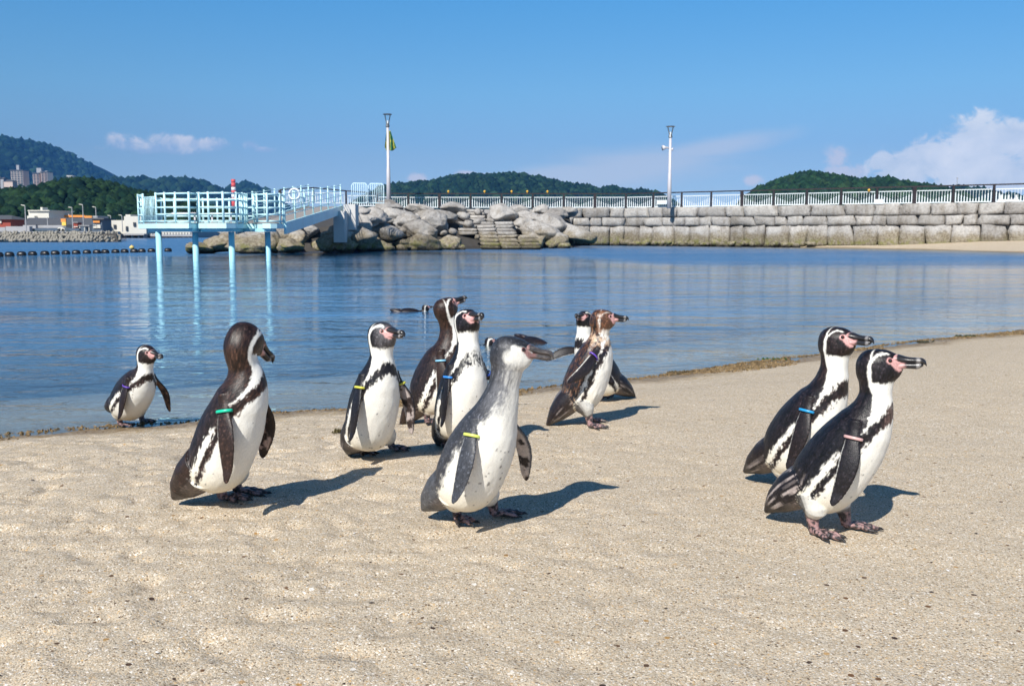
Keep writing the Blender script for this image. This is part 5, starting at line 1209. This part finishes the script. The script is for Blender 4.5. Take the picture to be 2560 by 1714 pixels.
    body = obj('body', new, M_WET if kind.get('wet') else M_FEATHER, root)
    # head parts
    def headpt(v):
        return place(np.array([[0, 0, .55]]))[0] - base + s * (rot(.55) @ (np.array(v, float) - np.array([0, 0, .55])))
    hs = P.get('bill', 1.0) * .86
    def bill_loft(rows_, nc_=20):
        r = catmull(np.array(rows_, float), 34); th_ = 2 * np.pi * np.arange(nc_) / nc_
        x = .050 + (r[:, 0] - .046) * hs; zt = r[:, 1] + .001; zb = r[:, 2]; wd = r[:, 3] * 1.12
        zc = (zt + zb) / 2; hh = (zt - zb) / 2
        V = np.stack([np.repeat(x[:, None], nc_, 1), wd[:, None] * np.sin(th_) , zc[:, None] + hh[:, None] * np.cos(th_) * np.ones_like(wd)[:, None]], -1).reshape(-1, 3)
        return V, len(r), nc_
    upper = [(.040, .570, .549, .019), (.050, .570, .549, .0185), (.062, .568, .549, .0150), (.078, .564, .549, .0118), (.094, .5625, .549, .0105), (.108, .5625, .549, .0102), (.120, .562, .548, .0090), (.127, .559, .546, .0068), (.132, .553, .543, .0042), (.134, .546, .541, .0018), (.1345, .543, .541, .0008)]
    lower = [(.040, .550, .525, .018), (.050, .550, .5275, .0175), (.062, .550, .531, .0142), (.078, .5495, .5335, .0112), (.094, .5495, .533, .0096), (.108, .5495, .533, .0085), (.118, .5485, .5375, .0062), (.125, .547, .542, .002)]
    bv, bq, bt, bc, nb = [], [], [], [], 0
    young = kind['type'] == 'young'
    for which, rows_ in (('u', upper), ('l', lower)):
        V, a_, b_ = bill_loft(rows_)
        nn = fbm(V * 160, 3, kind['seed'] + 77) - .5; nl = fbm(V * np.array([60, 400, 500.]), 3, kind['seed'] + 78) - .5
        Cb = np.tile(np.array((.022, .021, .023)) if not young else np.array((.050, .046, .046)), (len(V), 1)) * (1 + nn * .6)[:, None]
        xb = V[:, 0] / 1.0
        pale = smooth(.006, .002, np.abs(xb - (.050 + .066 * hs)) + nn * .008) if not young else smooth(.0, .1, nl)
        Cb = mixc(Cb, pale * (.55 if not young else .30), np.array((.40, .38, .37) if not young else (.30, .24, .22)))
        if which == 'l': Cb = mixc(Cb, smooth(.080, .068, xb + nn * .012) * .95, PINK * kind.get('pinkdark', 1) * (1 if not young else .6))
        else: Cb = mixc(Cb, smooth(.056, .051, xb + nn * .01) * .9, PINK * kind.get('pinkdark', 1))
        Vw = np.array([headpt(v) for v in V]); V2, Fq, T0, T1 = shell(Vw, a_, b_)
        Cb = np.vstack([Cb, Cb[:b_].mean(0), Cb[-b_:].mean(0)])
        bv.append(V2); bc.append(Cb); bq += (Fq + nb).tolist() + (T0 + nb).tolist() + (T1 + nb).tolist(); nb += len(V2)
    bm = mesh_from('bill', np.vstack(bv), bq); set_col(bm, np.vstack(bc)); obj('bill', bm, M_BILL, root)
    for side in (-1, 1):
        c = headpt((ex, side * (ey - .0022), ez)); nrm = rot(.55) @ np.array([.25, side * .95, .1]); nrm /= np.linalg.norm(nrm)
        a1 = np.cross(nrm, [0, 0, 1.]); a1 /= np.linalg.norm(a1); a2 = np.cross(nrm, a1)
        ne, me_ = 12, 20; Ve, Ce = [], []
        for i in range(ne):
            ph = math.pi * (i + .3) / ne
            for k in range(me_):
                t_ = 2 * math.pi * k / me_
                Ve.append(c + s * .0064 * (nrm * math.cos(ph) + (a1 * math.cos(t_) + a2 * math.sin(t_)) * math.sin(ph)))
                Ce.append((.006, .005, .005) if i < 3 else ((.16, .035, .022) if i < 6 else (.5, .3, .28)))
        V2, Fq, T0, T1 = shell(np.array(Ve), ne, me_)
        em = mesh_from('eye', V2, Fq.tolist() + T0.tolist() + T1.tolist()); set_col(em, np.array(Ce + [Ce[0], Ce[-1]])); obj('eye', em, M_EYE, root)
    # flipper rings
    for (key, c, lbl), (pc, dv, ev_, mv_) in [((k, cc, ll), bands[0 if k == 'R' else 1]) for k, cc, ll in (ring or [])]:
        n1_, n2_ = 30, 8; Vb = []
        for i in range(n1_):
            t_ = 2 * math.pi * i / n1_; rc = ev_ * (.0235 * s * math.cos(t_)) + mv_ * (.0155 * s * math.sin(t_)); ru = rc / np.linalg.norm(rc)
            for k in range(n2_):
                u_ = 2 * math.pi * k / n2_; Vb.append(pc - base + rc + ru * (.0022 * s * math.cos(u_)) + dv * (.0042 * s * math.sin(u_)))
        i = np.arange(n1_)[:, None]; i2 = (i + 1) % n1_; k = np.arange(n2_)[None, :]; k2 = (k + 1) % n2_
        Fb = np.stack([i * n2_ + k, i * n2_ + k2, i2 * n2_ + k2, i2 * n2_ + k], -1).reshape(-1, 4)
        rb = obj('flipper_ring', mesh_from('flipper_ring', np.array(Vb), Fb), plastic(c), root); rb['label'] = lbl
    return root

def feather_mat(name, wet):
    m, t, out = mat(name)
    c = t.a('ShaderNodeAttribute', attribute_name='Col'); r = t.a('ShaderNodeAttribute', attribute_name='Rest')
    st = t.a('ShaderNodeMapping', {'Vector': r.outputs['Vector'], 'Scale': (520, 520, 130)}, vector_type='POINT')
    n1 = t.noise(st.outputs[0], 1.0, 3, .6); n2 = t.noise(r.outputs['Vector'], 260, 3, .6)
    lum = t.m('MULTIPLY', t.sep(c.outputs['Vector'])[1], 1.25, clamp=True)          # white feathers lie smoother than dark ones
    cc = t.mix(t.m('SUBTRACT', 1.0, t.m('MULTIPLY', lum, .75)), c.outputs[0], t.mix(1.0, c.outputs[0], t.ramp(n1, [(.25, .55), (.75, 1.5)]), 'MULTIPLY'))
    vs = t.a('ShaderNodeTexVoronoi', {'Vector': t.a('ShaderNodeMapping', {'Vector': r.outputs['Vector'], 'Scale': (270, 270, 150)}).outputs[0], 'Scale': 1.0})
    cc = t.mix(t.m('MULTIPLY', t.m('SUBTRACT', 1.0, t.m('MULTIPLY', lum, 5.0, clamp=True)), .9), cc, t.mix(1.0, cc, t.ramp(t.sep(vs.outputs['Color'])[0], [(0, .55), (.6, 1.0), (.88, 1.3), (1, 3.2)]), 'MULTIPLY'))  # bright flecks painted into dark feathers as their gleam
    n1 = t.m('SUBTRACT', n1, t.m('MULTIPLY', vs.outputs['Distance'], .6))
    b = t.a('ShaderNodeBump', {'Height': t.m('ADD', n1, t.m('MULTIPLY', n2, .5)), 'Strength': t.m('SUBTRACT', .55 if wet else .42, t.m('MULTIPLY', lum, .28)), 'Distance': .0016})
    rough = t.m('ADD', t.m('MULTIPLY', n2, .28), .18 if wet else .28)
    p = t.a('ShaderNodeBsdfPrincipled', {'Base Color': cc, 'Roughness': rough, 'Normal': b, 'Specular IOR Level': .55 if wet else .36})
    t.l.new(p.outputs[0], out.inputs[0]); return m
M_FEATHER = feather_mat('feathers', False); M_WET = feather_mat('wet_feathers', True)
M_BILL, t, out = mat('bill_horn'); c = t.a('ShaderNodeAttribute', attribute_name='Col')
tc = t.a('ShaderNodeTexCoord'); bb = t.a('ShaderNodeBump', {'Height': t.noise(tc.outputs['Object'], 420, 3), 'Strength': .35, 'Distance': .001})
t.l.new(t.a('ShaderNodeBsdfPrincipled', {'Base Color': c.outputs[0], 'Roughness': .30, 'Normal': bb}).outputs[0], out.inputs[0])
M_EYE, t, out = mat('eye'); c = t.a('ShaderNodeAttribute', attribute_name='Col')
t.l.new(t.a('ShaderNodeBsdfPrincipled', {'Base Color': c.outputs[0], 'Roughness': .08, 'Coat Weight': .6}).outputs[0], out.inputs[0])
_pl = {}
def plastic(c):
    if c not in _pl:
        m, t, out = mat('plastic'); tc = t.a('ShaderNodeTexCoord')
        n = t.noise(tc.outputs['Object'], 300, 2)
        t.l.new(t.a('ShaderNodeBsdfPrincipled', {'Base Color': t.mix(n, tuple(v * .85 for v in c), c), 'Roughness': .35}).outputs[0], out.inputs[0]); _pl[c] = m
    return _pl[c]

# ------------------------------------------------------------------ the penguins, each in its own pose
def G(x, y): return float(ground(np.array([x]), np.array([y]))[0])
def penguin(name_label, pose, kind, feet, **kw):
    f = [((a, b, G(a, b)), (c, d, G(c, d))) for a, b, c, d in feet] if feet else None
    pose = dict(pose)
    if 'z0' not in pose: pose['z0'] = (f[0][0][2] + f[1][0][2]) / 2
    k = dict(type='adult', seed=1, brown=.15); k.update(kind)
    return build_penguin('penguin', name_label, 'penguin', kw.pop('group', 'penguins on the beach'), pose, k, f, **kw)
SHOW = globals().get('SHOW', None)
def want(i): return SHOW is None or i in SHOW
GREEN, YELLOW, CYAN, BLUE, PURPLE, PINKB, LIME = (.01, .55, .33), (.62, .60, .08), (.25, .55, .75), (.04, .25, .75), (.13, .06, .42), (.62, .38, .36), (.70, .80, .15)
if want(10): penguin('front penguin of the right pair, black and white with a pale pink flipper ring',
    dict(x=0.904, y=2.769, s=1.045, psi=-42, al=31, be=-2, ga=12, n=1.0, hz=.118, R=(26, 14, 0, 0), L=(20, 27, 25, 0), fat=.90, tx=.02, tz=.012),
    dict(seed=101, brown=.14, rump=.55, bandgrey=1, spots=16, pink=1.0, line=.0040), [(0.883, 2.732, 0.932, 2.667), (0.993, 2.779, 1.086, 2.755)],
    ring=[('R', PINKB, 'pale pink ring')])
if want(9): penguin('rear penguin of the right pair, black and white with a blue flipper ring',
    dict(x=0.953, y=3.244, s=1.056, psi=-56, al=32, be=0, ga=8, n=1.25, hz=.113, R=(29, 16, 0, 0), L=(0, 14, 0, 0), fat=.96),
    dict(seed=102, brown=.25, rump=.4, spots=10, pink=1.1, bandbrown=.8, line=.0028), [(0.938, 3.255, 0.985, 3.180), (1.066, 3.329, 1.143, 3.306)],
    ring=[('R', (.02, .30, .62), 'blue and teal ring')], voxel=.0028)
if want(6): penguin('grey young penguin with whitish face, speckled belly and yellow flipper ring in the foreground',
    dict(x=-0.146, y=2.820, s=1.043, psi=-45, al=29, be=9, ga=38, n=1.36, hz=.121, R=(31, 19, 0, 0), L=(28, 25, 25, 0), fat=.93, bill=.95),
    dict(type='young', seed=103, brown=.0, spots=44, spotsize=1.5, spotdark=.7, pink=.6, pinkdark=.55, inner=(.50, .42, .38), innerdark=-.06), [(-0.172, 2.909, -0.116, 2.811), (-0.059, 2.942, 0.048, 2.947)],
    ring=[('R', LIME, 'yellow ring')])
if want(2): penguin('brown-necked penguin with a green flipper ring, head turned away, left foreground',
    dict(x=-0.954, y=3.026, s=1.159, psi=-31, al=27, be=-22, ga=92, hp=60, n=.98, hz=.118, R=(39, 8, 0, 0), L=(14, 18, 20, 0), fat=.84),
    dict(seed=104, brown=.62, rump=.35, spots=10, bandbrown=.8, innerdark=.12, line=.0050), [(-0.981, 3.157, -0.851, 3.119), (-0.950, 3.231, -0.854, 3.250)],
    ring=[('R', GREEN, 'green ring')])
if want(3): penguin('white-bellied penguin with two yellow flipper rings, facing the camera left of the centre pair',
    dict(x=-0.574, y=3.754, s=1.099, psi=-58, al=26, be=0, ga=14, n=.92, hz=.110, R=(31, 13, 0, 0), L=(33, 16, 38, 0), fat=.89),
    dict(seed=105, brown=.10, spots=26, greyface=.6, pink=.8, line=.0058, band=.004, inner=(.40, .34, .32), innerdark=0.), [(-0.630, 3.918, -0.563, 3.838), (-0.514, 3.992, -0.426, 3.913)],
    ring=[('R', YELLOW, 'yellow ring'), ('L', YELLOW, 'yellow ring')], voxel=.003)
if want(5): penguin('white-bellied penguin with a bright blue flipper ring, bill raised, front one of the centre pair',
    dict(x=-0.231, y=3.972, s=1.086, psi=-62, al=21, be=-8, ga=5, n=1.15, hz=.113, R=(26, 10, 0, 0), L=(16, 25, 0, 0), fat=.95),
    dict(seed=106, brown=.08, spots=14, thin=.8, pink=.95, line=.0048), [(-0.299, 4.090, -0.246, 3.988), (-0.204, 4.170, -0.139, 4.090)],
    ring=[('R', BLUE, 'bright blue ring'), ('L', (.03, .08, .4), 'dark blue ring')], voxel=.003)
if want(4): penguin('dark brown penguin with a light blue flipper ring, rear one of the centre pair',
    dict(x=-0.416, y=4.866, s=1.117, psi=-20, al=20, be=-16, ga=52, n=1.36, hz=.112, R=(25, 7, 0, 0), L=(0, 12, 0, 0), fat=1.08),
    dict(seed=107, brown=.7, rump=.3, spots=8, bandbrown=.9), [(-0.435, 4.842, -0.370, 4.721), (-0.398, 5.080, -0.338, 4.991)],
    ring=[('R', CYAN, 'light blue ring')], voxel=.0032)
if want(7): penguin('scruffy moulting brown penguin with a purple flipper ring, facing right',
    dict(x=0.325, y=4.552, s=1.041, psi=-10, al=18, be=4, ga=6, n=.77, hz=.125, R=(-20, 36, -30, 0), L=(0, 12, 0, 0), fat=.92, ruffle=.006),
    dict(type='moult', seed=108, brown=.30, rump=.35, spots=4, bandbrown=.9, pink=1.35, wet=True), [(0.369, 4.487, 0.451, 4.417), (0.373, 4.632, 0.447, 4.590)],
    ring=[('R', PURPLE, 'purple ring')], voxel=.003)
if want(8): penguin('dark penguin facing left, flipper raised, half hidden behind the moulting one',
    dict(x=0.553, y=5.489, s=1.030, psi=-153, al=34, be=-8, ga=34, n=1.1, hz=.107, R=(112, 15, 180, 0), L=(5, 10, 0, 0), fat=.94),
    dict(seed=109, brown=.12, spots=6, pink=.8, inner=(.03, .025, .022), innerdark=.3), [(0.518, 5.528, 0.463, 5.477), (0.602, 5.706, 0.537, 5.654)], voxel=.0036)
if want(1): penguin('small penguin with spread flippers walking at the edge of the water, far left',
    dict(x=-2.387, y=5.856, s=1.162, psi=-42, al=47, be=10, ga=12, n=.86, hz=.112, R=(34, 8, 0, 0), L=(46, 26, 42, 0), fat=.98),
    dict(seed=110, brown=.35, spots=16, bandbrown=.9, pink=.9, inner=(.16, .09, .06), innerdark=.05), [(-2.437, 5.869, -2.337, 5.804), (-2.362, 6.023, -2.305, 5.995)],
    ring=[('R', PURPLE, 'purple ring')], voxel=.0036)
if want(11): penguin('penguin swimming far out with its head raised, small in the middle of the bay',
    dict(x=-1.66, y=14.4, z0=-.060, s=1.0, psi=8, al=86, be=45, ga=6, hp=-45, n=1.0, hz=0, w0=.36, w1=.49, R=(-5, 20, 0, 0), L=(-5, 20, 0, 0)),
    dict(seed=111, brown=.2, spots=0), None, group='penguins swimming in the bay', voxel=.006)
if want(12): penguin('penguin swimming low in the water just right of the centre pair',
    dict(x=-.60, y=10.2, z0=-.065, s=1.0, psi=-8, al=88, be=50, ga=5, hp=-46, n=1.0, hz=0, w0=.36, w1=.49, R=(-5, 20, 0, 0), L=(-5, 20, 0, 0)),
    dict(seed=112, brown=.1, spots=0, line=.007), None, group='penguins swimming in the bay', voxel=.005)
if want(13): penguin('grey penguin rolling in the water just behind the head of the grey young penguin',
    dict(x=.16, y=10.5, z0=-.060, s=1.12, psi=4, al=92, be=104, ga=0, n=1.0, hz=0, w0=.36, w1=.49, broll=50, hroll=50, R=(-5, 10, 0, 0), L=(-5, 10, 0, 0)),
    dict(seed=113, brown=.3, spots=10), None, group='penguins swimming in the bay', voxel=.005)
